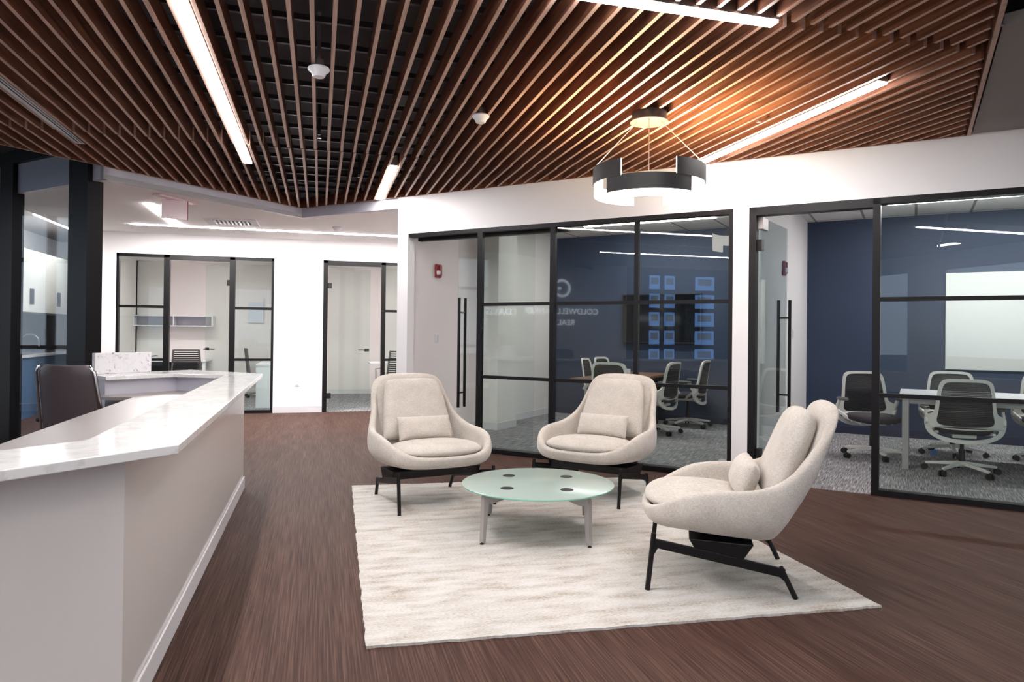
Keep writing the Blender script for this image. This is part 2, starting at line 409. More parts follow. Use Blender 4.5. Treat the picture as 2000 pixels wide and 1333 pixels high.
box(-5.30, 5.5, 0.03, 4.08, -0.02, 0.004).build('carpet_field', M['carpet'], CF)
for (x, y, L, a) in ((-0.93, 0.62, 0.62, 0.06), (-0.98, 0.66, 0.3, 0.3), (1.42, 0.34, 0.6, 0.0), (-2.55, 0.30, 0.75, 1.1), (-3.4, 1.6, 0.5, 0.9), (0.2, 2.9, 0.5, 0)):
    mt = Matrix.Translation((x, y, 0)) @ Matrix.Rotation(a, 4, 'Z')
    MB().box(-0.035, 0.035, -L / 2, L / 2, 0.003, 0.0055, mt).build('carpet_accent_stripe', M['carpet_blue'], CF)
# ---- offices behind the far wall
b = MB()
b.box(-3.62, -3.50, YL + 0.13, 15.6, 0, 2.75); b.box(-0.62, -0.50, YL + 0.13, 15.6, 0, 2.75); b.box(3.0, 3.12, YL + 0.13, 15.6, 0, 2.75); b.box(-3.62, 3.12, 15.5, 15.62, 0, 2.75)
b.build('wall_offices', M['greige'], kind='structure')
box(-3.62, 3.12, YL + 0.12, 15.6, 2.70, 2.76).build('ceiling_offices', M['ceiling'], kind='structure')
box(-3.5, 3.0, YL + 0.03, 15.5, -0.02, 0.004).build('floor_offices', M['carpet'], kind='structure')
box(-3.49, 2.99, 15.488, 15.5, 0, 0.105).build('baseboard_offices', M['trim'], kind='structure')
# ---- upper deck, right soffit, outer shell of the lobby
MB().prism([(-7.3, -4.3), (9.5, -4.3), (9.5, 1.2), (-0.05, 10.75), (-1.5, 9.3), (-7.3, 13.2)], 3.30, 3.38).build('ceiling_deck', M['deck'], kind='structure')
MB().prism([(5.0, 4.45), (3.41, 2.86), (3.95, 1.85), (9.3, -2.1), (9.3, 0.15)], 2.962, 3.02).build('ceiling_soffit', M['soffit'], kind='structure')
box(9.4, 9.52, -4.3, 1.2, 0, 3.38).build('wall_side', M['white'], kind='structure')
b = MB(); b.box(-7.3, 9.5, -4.3, -4.18, 0, 0.5); b.box(-7.3, 9.5, -4.3, -4.18, 2.9, 3.38)
for x in (-7.3, -4.4, -1.2, 2.0, 5.2, 8.4): b.box(x, x + 1.0, -4.3, -4.18, 0.5, 2.9)
b.build('wall_back', M['white'], kind='structure')
b = MB()
for a, c in ((-4.3, -3.2), (1.9, 5.6), (12.6, 13.2)): b.box(-7.3, -7.18, a, c, 0, 3.38)
b.box(-7.3, -7.18, -3.2, 1.9, 0, 0.12); b.box(-7.3, -7.18, -3.2, 1.9, 3.15, 3.38); b.box(-7.3, -7.18, 5.6, 12.6, 0, 0.12); b.box(-7.3, -7.18, 5.6, 12.6, 3.15, 3.38)
b.build('wall_left', M['greige'], kind='structure')
def street_window(n, y0, y1, step):
    e = empty('window_%d' % n, (-7.24, 0, 0), kind='structure')
    b = MB(); y = y0
    while y < y1 + 1e-3:
        b.box(-0.06, 0.08, y - 0.05, y + 0.05, 0.12, 3.15); y += step
    b.box(-0.05, 0.07, y0, y1, 1.0, 1.06); b.box(-0.05, 0.07, y0, y1, 2.4, 2.46)
    b.build('window_frame', M['darkframe'], e); box(-0.006, 0.006, y0, y1, 0.12, 3.15).build('pane', M['glassclear'], e)
street_window(6, -3.2, -1.0, 1.1)
box(-7.3, -7.18, -1.0, 1.9, 0.12, 3.15).build('display_backing', M['bluebase'], kind='structure')  # added dark backing, keeps bright sky out of the cards' reflection
street_window(7, 5.6, 12.6, 0.875)
box(-40, 40, -40, 40, -0.3, -0.12).build('ground_outside', M['asphalt'], kind='structure')

# ---- glazing helpers
def bars(b, x0, x1, z0, z1, w=0.045, d=0.06, y=0.0, top=True, bottom=True, left=True, right=True):
    if left: b.box(x0, x0 + w, y, y + d, z0, z1)
    if right: b.box(x1 - w, x1, y, y + d, z0, z1)
    if top: b.box(x0, x1, y, y + d, z1 - w, z1)
    if bottom: b.box(x0, x1, y, y + d, z0, z0 + w)
# window_1: fixed glazing of the left meeting room
W1 = empty('window_1', WO, WR, kind='structure')
b = MB()
b.box(-5.24, -1.466, 0.0, 0.10, HD - 0.045, HD)
b.box(-4.274, -4.206, 0.0, 0.045, 0, HD - 0.045); b.box(-3.361, -3.301, 0.0, 0.045, 0.04, HD - 0.045); b.box(-2.425, -2.381, 0.0, 0.045, 0.04, HD - 0.045); b.box(-1.505, -1.466, 0.0, 0.10, 0, HD - 0.045)
b.box(-4.206, -1.505, 0.0, 0.10, 0.0, 0.05)
b.box(-4.206, -1.505, 0.01, 0.06, 1.637, 1.672); b.box(-4.206, -1.505, 0.01, 0.06, 0.827, 0.862)
b.build('frame', M['black'], W1)
for a, c in ((-4.206, -3.361), (-3.301, -2.425), (-2.381, -1.505)):
    box(a, c, 0.03, 0.04, 0.05, HD - 0.045).build('pane', M['glass'], W1)
# door_1: sliding glass leaf on a black track
D1 = empty('door_1', WO, WR, kind='structure')
box(-5.20, -3.206, 0.125, 0.19, 2.43, 2.505).build('track', M['black'], D1)
box(-4.63, -3.625, 0.15, 0.162, 0.01, 2.45).build('pane', M['glassclear'], D1)
for y, x in ((0.092, -4.572), (0.220, -4.572)):
    h = MB(); h.tube([(x, y, 0.47), (x, y, 1.74)], 0.017, 12)
    for z in (0.64, 1.57): h.tube([(x, y, z), (x, 0.156, z)], 0.010, 8)
    h.build('handle', M['black'], D1, smooth=True, angle=40)
# window_2 + frame of right room
W2 = empty('window_2', WO, WR, kind='structure')
b = MB()
b.box(-1.324, 3.4, 0.0, 0.12, HD - 0.05, HD); b.box(-1.324, -1.262, 0.0, 0.12, 0, HD)
b.box(-0.312, -0.254, 0.0, 0.12, 0, HD); b.box(-1.262, -0.312, 0.0, 0.12, HD - 0.075, HD - 0.05)
b.box(-0.254, 3.4, 0.0, 0.10, 0, 0.05); b.box(-0.254, 3.4, 0.01, 0.06, 1.637, 1.672); b.box(-0.254, 3.4, 0.01, 0.06, 0.827, 0.862)
b.box(1.45, 1.51, 0.0, 0.09, 0.05, HD - 0.05); b.box(3.34, 3.4, 0, 0.09, 0.05, HD - 0.05)
b.build('frame', M['black'], W2)
for a, c in ((-0.254, 1.45), (1.51, 3.34)): box(a, c, 0.03, 0.04, 0.05, HD - 0.05).build('pane', M['glass'], W2)
# door_2: glass leaf swung into the right room
hx, hy = 3.905, 5.655
D2 = empty('door_2', (hx, hy, 0), math.atan2(0.553, 0.685), kind='structure')
box(0.015, 0.90, -0.006, 0.006, 0.012, 2.43).build('pane', M['glass'], D2)
b = MB(); b.box(-0.03, 0.05, -0.02, 0.02, 2.12, 2.22); b.box(-0.03, 0.05, -0.02, 0.02, 0.20, 0.30); b.build('hinge', M['blackmatte'], D2)
box(0.0, 0.17, -0.022, 0.022, 2.32, 2.43).build('patch_fitting', M['silver'], D2, bevel=0.003)
for s in (-1, 1):
    h = MB(); h.tube([(0.82, s * 0.055, 0.56), (0.82, s * 0.055, 1.70)], 0.016, 12)
    for z in (0.74, 1.52): h.tube([(0.82, s * 0.055, z), (0.82, 0, z)], 0.010, 8)
    h.build('handle', M['black'], D2, smooth=True, angle=40)
# far wall glazing: window_3 / door_3 (left office), window_4 / door_4 (right office)
W3 = empty('window_3', (0, YL, 0), kind='structure')
b = MB(); y0, y1 = 0.0, 0.09
b.box(-3.02, -0.715, y0, y1, HD - 0.045, HD); b.box(-3.02, -2.985, y0, y1, 0, HD); b.box(-2.352, -2.27, y0, y1, 0, HD); b.box(-1.392, -1.31, y0, y1, 0, HD); b.box(-0.755, -0.715, y0, y1, 0, HD)
b.box(-2.27, -1.392, y0, y1, HD - 0.075, HD - 0.045)
for a, c in ((-2.985, -2.352), (-1.31, -0.755)):
    b.box(a, c, y0, y1, 0, 0.05); b.box(a, c, 0.01, 0.06, 1.67, 1.71); b.box(a, c, 0.01, 0.06, 0.845, 0.885)
b.build('frame', M['black'], W3)
for a, c in ((-2.985, -2.352), (-1.31, -0.755)): box(a, c, 0.03, 0.04, 0.05, HD - 0.045).build('pane', M['glass'], W3)
def office_door(n, hinge, ang, L, hs):
    e = empty('door_%d' % n, hinge, ang, kind='structure')
    box(0.015, L, -0.005, 0.005, 0.012, HD - 0.085).build('pane', M['glass'], e)
    for z in (2.10, 0.26): box(-0.02, 0.055, -0.022, 0.022, z - 0.045, z + 0.045).build('hinge', M['blackmatte'], e)
    h = MB(); h.box(L - 0.10, L - 0.03, -0.02, 0.02, 0.99, 1.04); h.tube([(L - 0.06, hs * 0.02, 1.015), (L - 0.06, hs * 0.055, 1.015), (L - 0.20, hs * 0.058, 1.015)], 0.009, 8)
    h.tube([(L - 0.06, -hs * 0.02, 1.015), (L - 0.06, -hs * 0.055, 1.015), (L - 0.20, -hs * 0.058, 1.015)], 0.009, 8)
    h.build('handle', M['blackmatte'], e); return e
office_door(3, (-1.40, YL + 0.10, 0), math.radians(122), 0.86, 1)
W4 = empty('window_4', (0, YL, 0), kind='structure')
b = MB()
b.box(0.055, 2.0, y0, y1, HD - 0.045, HD); b.box(0.055, 0.13, y0, y1, 0, HD); b.box(1.005, 1.075, y0, y1, 0, HD); b.box(1.96, 2.0, y0, y1, 0, HD)
b.box(0.13, 1.005, y0, y1, HD - 0.075, HD - 0.045)
b.box(1.075, 1.96, y0, y1, 0, 0.05); b.box(1.075, 1.96, 0.01, 0.06, 1.67, 1.71); b.box(1.075, 1.96, 0.01, 0.06, 0.845, 0.885)
b.build('frame', M['black'], W4)
box(1.075, 1.96, 0.03, 0.04, 0.05, HD - 0.045).build('pane', M['glass'], W4)
office_door(4, (0.14, YL + 0.10, 0), math.radians(35), 0.88, -1)
# storefront of the kitchen (plane parallel to the glass wall)
KN = 4.03
KO = (KN * S2, KN * S2, 0)
W5 = empty('window_5', KO, WR, kind='structure')
b = MB()
b.box(-7.50, -7.235, 0.0, 0.16, 0, 3.30)
b.box(-7.63, -7.50, 0.03, 0.10, 0, 3.30)
b.box(-11.9, -7.63, 0.0, 0.14, 3.16, 3.30)
b.box(-8.97, -8.69, 0.0, 0.12, 0, 3.16); b.box(-10.3, -10.1, 0.0, 0.12, 0, 3.16); b.box(-11.9, -7.63, 0.0, 0.10, 0, 0.06)
b.box(-10.1, -8.97, 0.02, 0.08, 1.55, 1.60)
b.build('frame', M['darkframe'], W5)
for a, c in ((-8.69, -7.63), (-10.1, -8.97), (-11.9, -10.3)): box(a, c, 0.05, 0.06, 0.06, 3.16).build('pane', M['glassdark'], W5)
# kitchen shell
b = MB(); b.box(-4.95, -4.83, 9.6, 15.6, 0, 3.1); b.box(-4.95, -3.5, 15.4, 15.52, 0, 3.1); b.box(-7.2, -4.83, 13.1, 13.22, 0, 3.38); b.build('wall_kitchen', M['greige'], kind='structure')
MB().prism([(-7.2, 13.0), (-3.62, 9.42), (-3.62, 15.5), (-7.2, 15.5)], 3.0, 3.06).build('ceiling_kitchen', M['soffit'], kind='structure')

# ================================================================== SLAT CANOPY
def canopy():
    e = empty('slat_ceiling', (0, 0, ZC), 0, 'walnut slat ceiling with black backing hung over the whole lobby', 'slatted ceiling')
    def ylim(x):
        # canopy: below glass wall line, right of the left V edge, left of the right edge
        hi = min(DR * 2 ** 0.5 - 0.03 - x, x + 9.924 - 0.03)
        lo = max(-1.2, x - 0.497 + 0.03)
        return lo, hi
    ROWS = ((-1.2, 3.12, 0.011), (3.172, 6.515, 0.0), (6.545, 12, 0.008))
    LIGHTS = ((-0.682, -9, 7.24), (3.401, 3.66, 5.83), (0.682, 6.93, 8.72), (-2.04, -9, 6.95))
    sl = MB()
    for k in range(-52, 46):
        for (ra, rb, off) in ROWS:
            x = -0.055 + 0.1133 * k + off
            lo, hi = ylim(x); a, c = max(lo, ra), min(hi, rb)
            if c - a < 0.02: continue
            cuts = []
            x0, x1 = x - 0.0115, x + 0.0115
            segs = [(a, c)]
            if -0.25 < x < 2.26 and ra < 0: segs = [(a, min(c, 3.085))]
            for (p, q) in segs:
                if q - p < 0.02: continue
                P = [Vector((xx, yy, zz)) for zz in (0, 0.124) for xx, yy in ((x0, p), (x1, p), (x1, q), (x0, q))]
                v = [sl.bm.verts.new(t) for t in P]
                for fi, mi in (((3, 2, 1, 0), 1), ((4, 5, 6, 7), 0), ((0, 1, 5, 4), 1), ((1, 2, 6, 5), 0), ((2, 3, 7, 6), 1), ((3, 0, 4, 7), 0)):
                    f = sl.bm.faces.new([v[i] for i in fi]); f.material_index = mi
    sl.build('slats', [M['walnut'], M['walnut_edge']], e)
    pb = MB()
    def edge(p, q, th=0.022):
        p, q = Vector((*p, 0)), Vector((*q, 0)); d = (q - p).normalized(); n = Vector((-d.y, d.x, 0)) * th
        pts = [(p.x, p.y), (q.x, q.y), (q.x + n.x, q.y + n.y), (p.x + n.x, p.y + n.y)]
        pb.prism(pts, -0.003, 0.13, mi_bottom=1)
    edge((-0.252, 9.672), (-7.0, 2.924), 0.02)
    edge((4.963, 4.466), (-0.7, -1.2), 0.025)
    edge((4.963, 4.466), (-0.237, 9.666), 0.012)
    pb.build('perimeter_board', [M['walnut'], M['walnut_edge']], e)
    rl = MB(); y = -0.6
    while y < 9.6:
        yy = 4.14 + 0.368 * round((y - 4.14) / 0.368)
        xl = max(-6.9, yy - 9.924 + 0.04); xr = min(DR * 2 ** 0.5 - yy, yy + 0.497) - 0.04
        if yy < 0: xr = min(xr, 0.0)
        if yy > 9.924 - 0: xl = yy - 9.924
        if xr > xl: rl.box(xl, xr, yy - 0.012, yy + 0.012, 0.132, 0.165)
        y += 0.368
    rl.build('carrier_rails', M['rail'], e)
    return e
canopy()

# ================================================================== LIGHTS IN THE LOBBY
def linear_light(name, x0, x1, y0, y1, z, h, label, group='linear lamps between the ceiling slats', mat='light', rz=0.0, loc=(0, 0, 0), power=62, drop=0.012):
    e = empty(name, loc, rz, label, 'ceiling light', group)
    box(x0, x1, y0, y1, z, z + h).build('housing', M['steel'], e)
    # flat lens that stands a little proud of the housing
    b = MB().box(x0 + .004, x1 - .004, y0 + .004, y1 - .004, z - drop, z - .0005)
    b.build('diffuser', emit('lens_glow', (253, 249, 248), power), e)
    return e
linear_light('linear_lamp', -0.720, -0.644, 1.2, 7.24, ZC + 0.006, 0.10, 'long white linear lamp between the slats above the reception desk')
linear_light('linear_lamp', 3.363, 3.439, 3.66, 5.83, ZC - 0.008, 0.10, 'white linear lamp in the slats to the right of the round pendant')
linear_light('linear_lamp', 0.644, 0.720, 6.93, 8.72, ZC + 0.006, 0.10, 'short white linear lamp at the far corner of the slat ceiling')
linear_light('linear_lamp', -0.2, 2.235, 3.092, 3.165, ZC - 0.012, 0.12, 'white linear lamp crossing the slats at the top edge of the view')
linear_light('linear_lamp', 1.094, 1.17, -0.95, 1.1, ZC + 0.006, 0.10, 'added white fill lamp in the slats behind the camera')  # unseen extra strip, added as lobby fill
linear_light('linear_lamp', -3.43, -3.36, 1.2, 4.2, ZC + 0.006, 0.10, 'added white fill lamp in the slats left of the reception desk')  # off-view strip added to brighten the lobby
linear_light('fill_lamp', -4.5, -1.5, -2.6, -2.4, 3.20, 0.06, 'added long fill lamp behind the camera on the left', 'added fill lamps behind the camera', power=32)  # three unseen lamps added behind the camera for general fill
linear_light('fill_lamp', 0.5, 3.5, -2.6, -2.4, 3.20, 0.06, 'added long fill lamp behind the camera in the middle', 'added fill lamps behind the camera', power=32)
linear_light('fill_lamp', 5.0, 8.0, -2.2, -2.0, 3.20, 0.06, 'added long fill lamp behind the camera on the right', 'added fill lamps behind the camera', power=32)
# slot diffuser
e = empty('air_slot_diffuser', (-2.04, 0, ZC), 0, 'white metal linear air diffuser set between the slats at the far left', 'air diffuser')
b = MB(); b.box(-0.045, 0.045, 1.6, 6.95, 0.0, 0.006); b.box(-0.045, -0.04, 1.6, 6.95, 0.0, 0.03); b.box(0.04, 0.045, 1.6, 6.95, 0, 0.03); b.build('frame', M['plastic'], e)
b = MB(); b.box(-0.004, 0.004, 1.65, 6.9, -0.003, 0.0); b.box(0.022, 0.026, 1.65, 6.9, -0.003, 0.0); b.build('slot', M['blackmatte'], e)
# corridor lamps
linear_light('corridor_lamp', -2.6, 2.9, 11.05, 11.13, ZK - 0.005, 0.01, 'long thin white lamp recessed along the far corridor wall', 'recessed corridor lamps', 'lightc', power=125, drop=0.004)
linear_light('corridor_lamp', -2.02, -1.93, 9.2, 11.04, ZK - 0.005, 0.01, 'white lamp recessed in the corridor ceiling beside the exit sign', 'recessed corridor lamps', 'lightc', power=125, drop=0.004)
# meeting room lamps
linear_light('meeting_room_lamp', -4.27, -2.34, 2.90, 2.98, 2.940, 0.01, 'white linear lamp over the walnut meeting table', 'meeting room lamps', 'lightc', WR, WO, power=85)
linear_light('meeting_room_lamp', -0.30, 2.6, 2.87, 2.95, 2.940, 0.01, 'white linear lamp over the white meeting table', 'meeting room lamps', 'lightc', WR, WO, power=85)
linear_light('office_fill_lamp', -2.9, -1.2, 13.6, 13.7, 2.69, 0.01, 'added fill lamp of the left corridor office', 'added office fill lamps', 'lightc', power=40)  # both office lamps are out of view, added to brighten the rooms
linear_light('office_fill_lamp', 0.2, 2.4, 13.6, 13.7, 2.69, 0.01, 'added fill lamp of the right corridor office', 'added office fill lamps', 'lightc', power=40)
linear_light('kitchen_fill_lamp', -4.0, -3.9, 11.6, 13.2, 2.98, 0.01, 'small added fill lamp in the kitchen ceiling behind dark glass', 'added kitchen fill lamps', 'lightc', power=55)  # unseen lamp added to brighten the kitchen
# ================================================================== PENDANT
def pendant():
    cx, cy = 2.305, 4.70
    e = empty('pendant_lamp', (cx, cy, 0), 0, 'round black pendant lamp with glowing curved panels under the slats', 'pendant lamp')
    b = MB(); b.lathe([(0, ZC + 0.004), (0.125, ZC + 0.004), (0.125, ZC - 0.06), (0.12, ZC - 0.06), (0, ZC - 0.06)], 40); b.build('canopy_drum', M['blackmatte'], e, smooth=True, angle=40)
    b = MB(); b.lathe([(0, ZC - 0.061), (0.138, ZC - 0.061), (0.138, ZC - 0.068), (0, ZC - 0.068)], 40); b.build('canopy_plate', plain('satin_plate', (96, 96, 94), 0.5, 0.6), e, smooth=True, angle=40)
    view = math.atan2(-cy, -cx)                      # towards the lobby side
    def arc(r, z0, z1, a0, a1, th):
        bb = MB(); N = 36; rows = []
        for r_, z_ in ((r, z0), (r, z1), (r - th, z1), (r - th, z0), (r, z0)):
            rows.append([Vector((r_ * math.cos(view + math.radians(a0 + (a1 - a0) * i / N)), r_ * math.sin(view + math.radians(a0 + (a1 - a0) * i / N)), z_)) for i in range(N + 1)])
        bb.grid(rows)
        for i in (0, N): bb.bm.verts.ensure_lookup_table(); bb.bm.faces.new([bb.bm.verts[k * (N + 1) + i] for k in range(4)])
        return bb
    for (a0, a1, z0, z1, r) in ((-47, 47, 2.325, 2.435, .395), (28, 118, 2.425, 2.545, .405), (-118, -28, 2.425, 2.545, .405)):
        arc(r, z0, z1, a0, a1, 0.006).build('shade_panel', M['blackmatte'], e, smooth=True, angle=30, merge=True)
        arc(r - 0.006, z0 + .004, z1, a0, a1, 0.012).build('light_panel', M['lamp'], e, smooth=True, angle=30, merge=True)
    for (a0, a1, z0, z1, r) in ((-44, 44, 2.275, 2.326, .385), (78, 163, 2.345, 2.445, .395), (-163, -78, 2.345, 2.445, .395)):
        arc(r, z0, z1, a0, a1, 0.012).build('light_panel', M['lamp'], e, smooth=True, angle=30, merge=True)
    b = MB()
    for a, zt in ((75, 2.545), (-75, 2.545), (0, 2.435)):
        th = view + math.radians(a)
        b.tube([(0.085 * math.cos(th), 0.085 * math.sin(th), ZC - 0.066), (0.40 * math.cos(th), 0.40 * math.sin(th), zt)], 0.0035, 6)
    b.build('suspension_cable', M['steel'], e)
    l = area('pendant_light', (0, 0, 2.40), .5, .5, 50, (1.0, 0.70, 0.38), (PI, 0, 0)); l.data.shape = 'DISK'; l.parent = e
pendant()

# ================================================================== RECEPTION DESK
def desk():
    e = empty('reception_desk', (-1.0, 4.0, 0), 0, 'greige reception desk ring with thick white quartz counter at the left', 'reception desk')
    ox, oy = 1.0, -4.0
    P = lambda pts: [(x + ox, y + oy) for x, y in pts]
    out = [(-2.25, 0.66), (-0.433, 2.48), (-0.47, 6.48), (-1.153, 7.16), (-1.80, 6.47)]
    inn = [(-2.36, 1.10), (-0.745, 2.64), (-0.755, 6.27), (-1.19, 6.53), (-1.60, 6.14)]
    b = MB(); n = len(out)
    for i in range(n - 1):
        b.prism(P([out[i], out[i + 1], inn[i + 1], inn[i]]), 0.93, 0.96)
    b.build('countertop', M['quartz'], e, bevel=0.003, merge=True)
    fo = [(-2.25, 0.90), (-0.604, 2.545), (-0.604, 6.35), (-1.13, 6.95), (-1.72, 6.38)]
    fi = [(-2.30, 0.98), (-0.70, 2.60), (-0.70, 6.28), (-1.175, 6.62), (-1.62, 6.20)]
    b = MB()
    b.prism(P([fo[0], fo[1], fi[1], fi[0]]), 0, 0.93); b.prism(P([fo[1], fo[2], fi[2], fi[1]]), 0, 0.93)
    b.build('front_panel', M['desk'], e, merge=False)
    b = MB(); b.prism(P([fo[2], fo[3], fi[3], fi[2]]), 0, 0.93); b.prism(P([fo[3], fo[4], fi[4], fi[3]]), 0, 0.93)
    b.build('rear_panel', M['lavender'], e)
    b = MB(); b.prism(P([(-0.604, 2.545), (-0.592, 2.54), (-0.592, 6.36), (-0.604, 6.35)]), 0, 0.10)
    b.prism(P([(-2.25, 0.90), (-2.24, 0.89), (-0.592, 2.535), (-0.604, 2.545)]), 0, 0.10); b.build('baseboard', M['trim'], e, bevel=0.004)
    ws = [(-0.70, 2.60), (-0.70, 6.28), (-1.175, 6.62), (-1.71, 6.07), (-1.65, 6.25), (-1.372, 5.97), (-1.372, 3.0), (-2.6, 1.78), (-2.3, 0.98)]
    b = MB(); b.prism(P([(-2.3, 0.98), (-0.70, 2.60), (-1.372, 3.0), (-2.9, 1.5)]), 0.785, 0.81); b.prism(P([(-0.70, 2.60), (-0.70, 6.28), (-1.372, 5.97), (-1.372, 3.0)]), 0.785, 0.81)
    b.prism(P([(-0.70, 6.28), (-1.175, 6.62), (-1.68, 6.10), (-1.372, 5.97)]), 0.785, 0.81)
    b.build('work_surface', M['worktop'], e)
    b = MB(); b.prism(P([(-1.02, 3.4), (-1.0, 3.4), (-1.0, 5.9), (-1.02, 5.9)]), 0.35, 0.785); b.build('modesty_panel', M['blackmatte'], e)
    b = MB(); b.prism(P([(-1.420, 6.82), (-1.76, 6.44), (-1.79, 6.47), (-1.45, 6.85)]), 0.96, 1.135); b.build('raised_panel', M['marble'], e, bevel=0.004)
    return e
desk()

# ================================================================== LOUNGE CHAIRS
def catmull(P, n):
    out = []
    for i in range(len(P) - 1):
        p0 = P[max(i - 1, 0)]; p1 = P[i]; p2 = P[i + 1]; p3 = P[min(i + 2, len(P) - 1)]
        for k in range(n):
            t = k / n
            out.append(tuple(0.5 * (2 * b_ + (c_ - a_) * t + (2 * a_ - 5 * b_ + 4 * c_ - d_) * t * t + (-a_ + 3 * b_ - 3 * c_ + d_) * t ** 3) for a_, b_, c_, d_ in zip(p0, p1, p2, p3)))
    out.append(tuple(P[-1])); return out
def pillow(b, W, H, T, mat, nx=18, ny=12, pinch=0.06, seam=True):
    """soft cushion: W x H in local x,z ; thickness T along y"""
    for side in (1, -1):
        rows = []
        for j in range(ny + 1):
            v = -1 + 2 * j / ny; row = []
            for i in range(nx + 1):
                u = -1 + 2 * i / nx
                th = T / 2 * (max(0, 1 - abs(u) ** 3.0) ** 0.55) * (max(0, 1 - abs(v) ** 3.0) ** 0.55)
                x = u * W / 2 * (1 - pinch * (1 - v * v) * abs(u) ** 3 * 0.5); z = v * H / 2 * (1 - pinch * (1 - u * u) * abs(v) ** 3)
                row.append(mat @ Vector((x, side * th, z)))
            rows.append(row)
        b.grid(rows if side > 0 else rows[::-1])
    return b
def make_lounge():
    e = empty('lounge_chair', (0, 0, 0), 0, 'x', 'armchair', 'cream lounge chairs round the low table')
    half = [(0, .405, .385), (.18, .395, .388), (.31, .345, .405), (.395, .255, .452), (.445, .13, .505), (.458, -.02, .528), (.45, -.15, .535), (.425, -.27, .56), (.385, -.375, .62), (.355, -.445, .70), (.338, -.51, .79), (.315, -.562, .875), (.255, -.588, .935), (.14, -.60, .957), (0, -.603, .962)]
    rim = catmull(half, 4)
    rim = rim + [(-x, y, z) for x, y, z in rim[-2:0:-1]]
    N = len(rim)
    # outer bottom ring and inner bottom ring
    def lerp(a, c, t): return tuple(a[i] + (c[i] - a[i]) * t for i in range(3))
    rings = []
    th = 0.028
    def bottom(x, y, z, sc, zz):
        # project rim point to a plan ellipse of the pan
        yb = max(-0.30, y) * 1.0
        return (x * sc, (yb + 0.03) * sc - 0.05, zz(yb))
    zo = lambda yb: 0.262 + 0.04 * (yb + 0.3) / 0.7
    zi = lambda yb: 0.335 + 0.035 * (yb + 0.3) / 0.7
    outb = [bottom(x, y, z, .50, zo) for x, y, z in rim]
    outm = [bottom(x, y, z, .74, lambda yb: zo(yb) + 0.008) for x, y, z in rim]
    def outw(f, bul):
        r = []
        for (x, y, z), bm_ in zip(rim, outm):
            q = lerp(bm_, (x, y, z), f); yb = y
            r.append((q[0] * (1 + bul * math.sin(PI * f) * 0.9), q[1] + (bul * math.sin(PI * f) * (0.16 if y > 0 else -0.16)), q[2] - bul * 0.22 * math.sin(PI * f)))
        return r
    rings.append([(x * .5, (y + .05) * .5 - .05, z) for x, y, z in outb]); rings.append(outb); rings.append(outm)
    for f in (.2, .4, .6, .8, .93): rings.append(outw(f, 0.16))
    # rim roll: a rounded lip, inward direction towards the seat axis
    def inward(x, y, z):
        t = min(1, max(0, (z - .56) / .25)); tx, ty = -x, (-0.02 - y)
        l = math.hypot(tx, ty) or 1; ax = Vector((tx / l, ty / l, 0)); bx = Vector((-x * 0.9, 0.35, -0.10)).normalized() if z > .6 else ax
        return (ax * (1 - t) + bx * t).normalized()
    def roll(di, dz):
        r = []
        for x, y, z in rim:
            v = inward(x, y, z); t = min(1, max(0, (z - .80) / .13))
            r.append((x + v.x * di, y + v.y * di + 0.03 * t * (di / 0.06), z + dz + v.z * di))
        return r
    rings.append([tuple(p) for p in rim]); rings.append(roll(0.010, 0.012)); rings.append(roll(0.028, 0.016)); rings.append(roll(0.046, 0.008)); rings.append(roll(0.056, -0.012))
    inr = roll(0.060, -0.035)
    inb = [(x * .62, (max(-0.33, y) + .03) * .62 - .05, zi(y)) for x, y, z in rim]
    for f in (0.0, .3, .6, .85, 1.0): rings.append([lerp(a, c, f) if f in (0.0, 1.0) else tuple(Vector(lerp(a, c, f)) + Vector((a[0] * .10 * math.sin(PI * f), -.02 * math.sin(PI * f) * (1 if a[1] < 0 else -1), -.03 * math.sin(PI * f)))) for a, c in zip(inr, inb)])
    rings.append([(x * .5, (y + .05) * .5 - .05, z) for x, y, z in inb])
    b = MB(); b.loft([[Vector(p) for p in r] for r in rings], cap0=True, cap1=True)
    b.build('shell', M['fabric'], e, smooth=True, subd=1)
    # seat cushion: rounded D plan, lens section
    b = MB(); R_ = []
    NA = 40
    def plan(a):
        c, s = math.cos(a), math.sin(a); n_ = 2.6
        r = (abs(c) ** n_ + abs(s) ** n_) ** (-1 / n_)
        return c * r * 0.362, s * r * (0.347 if s > 0 else 0.30)
    for f, dz in ((0.02, -.04), (.6, -.035), (.86, -.022), (.965, .002), (1.0, .022), (.975, .036), (.92, .055), (.80, .076), (.55, .092), (.28, .098), (.02, .10)):
        R_.append([Vector((plan(2 * PI * k / NA)[0] * f * (1 - .0 * f), 0.045 + plan(2 * PI * k / NA)[1] * f, 0.385 + dz + 0.06 * (0.04 + plan(2 * PI * k / NA)[1] * f))) for k in range(NA)])
    b.loft(R_, cap0=True, cap1=True); b.build('seat_cushion', M['fabric'], e, smooth=True, subd=1)
    # back cushion, leaning on the shell
    b = MB(); rows = []
    NX, NZ = 18, 22
    def bc(u, v, side):
        t = (v + 1) / 2
        wdt = 0.318 - 0.066 * t
        if t > .8: wdt *= 1
        ue = u; ex = (1 - abs(u) ** 4.5) ; ez = (1 - abs(v) ** 5)
        hh = 0.265
        cx = ue * wdt * (1 - 0.16 * max(0, v) ** 6)
        zz = v * hh * (1 - 0.05 * abs(u) ** 3 * (1 if v > 0 else 0))
        th_ = 0.075 * max(0, ex) ** .5 * max(0, ez) ** .5
        return Vector((cx, side * th_, zz))
    mt = Matrix.Translation((0, -0.365, 0.69)) @ Matrix.Rotation(math.radians(22), 4, 'X')
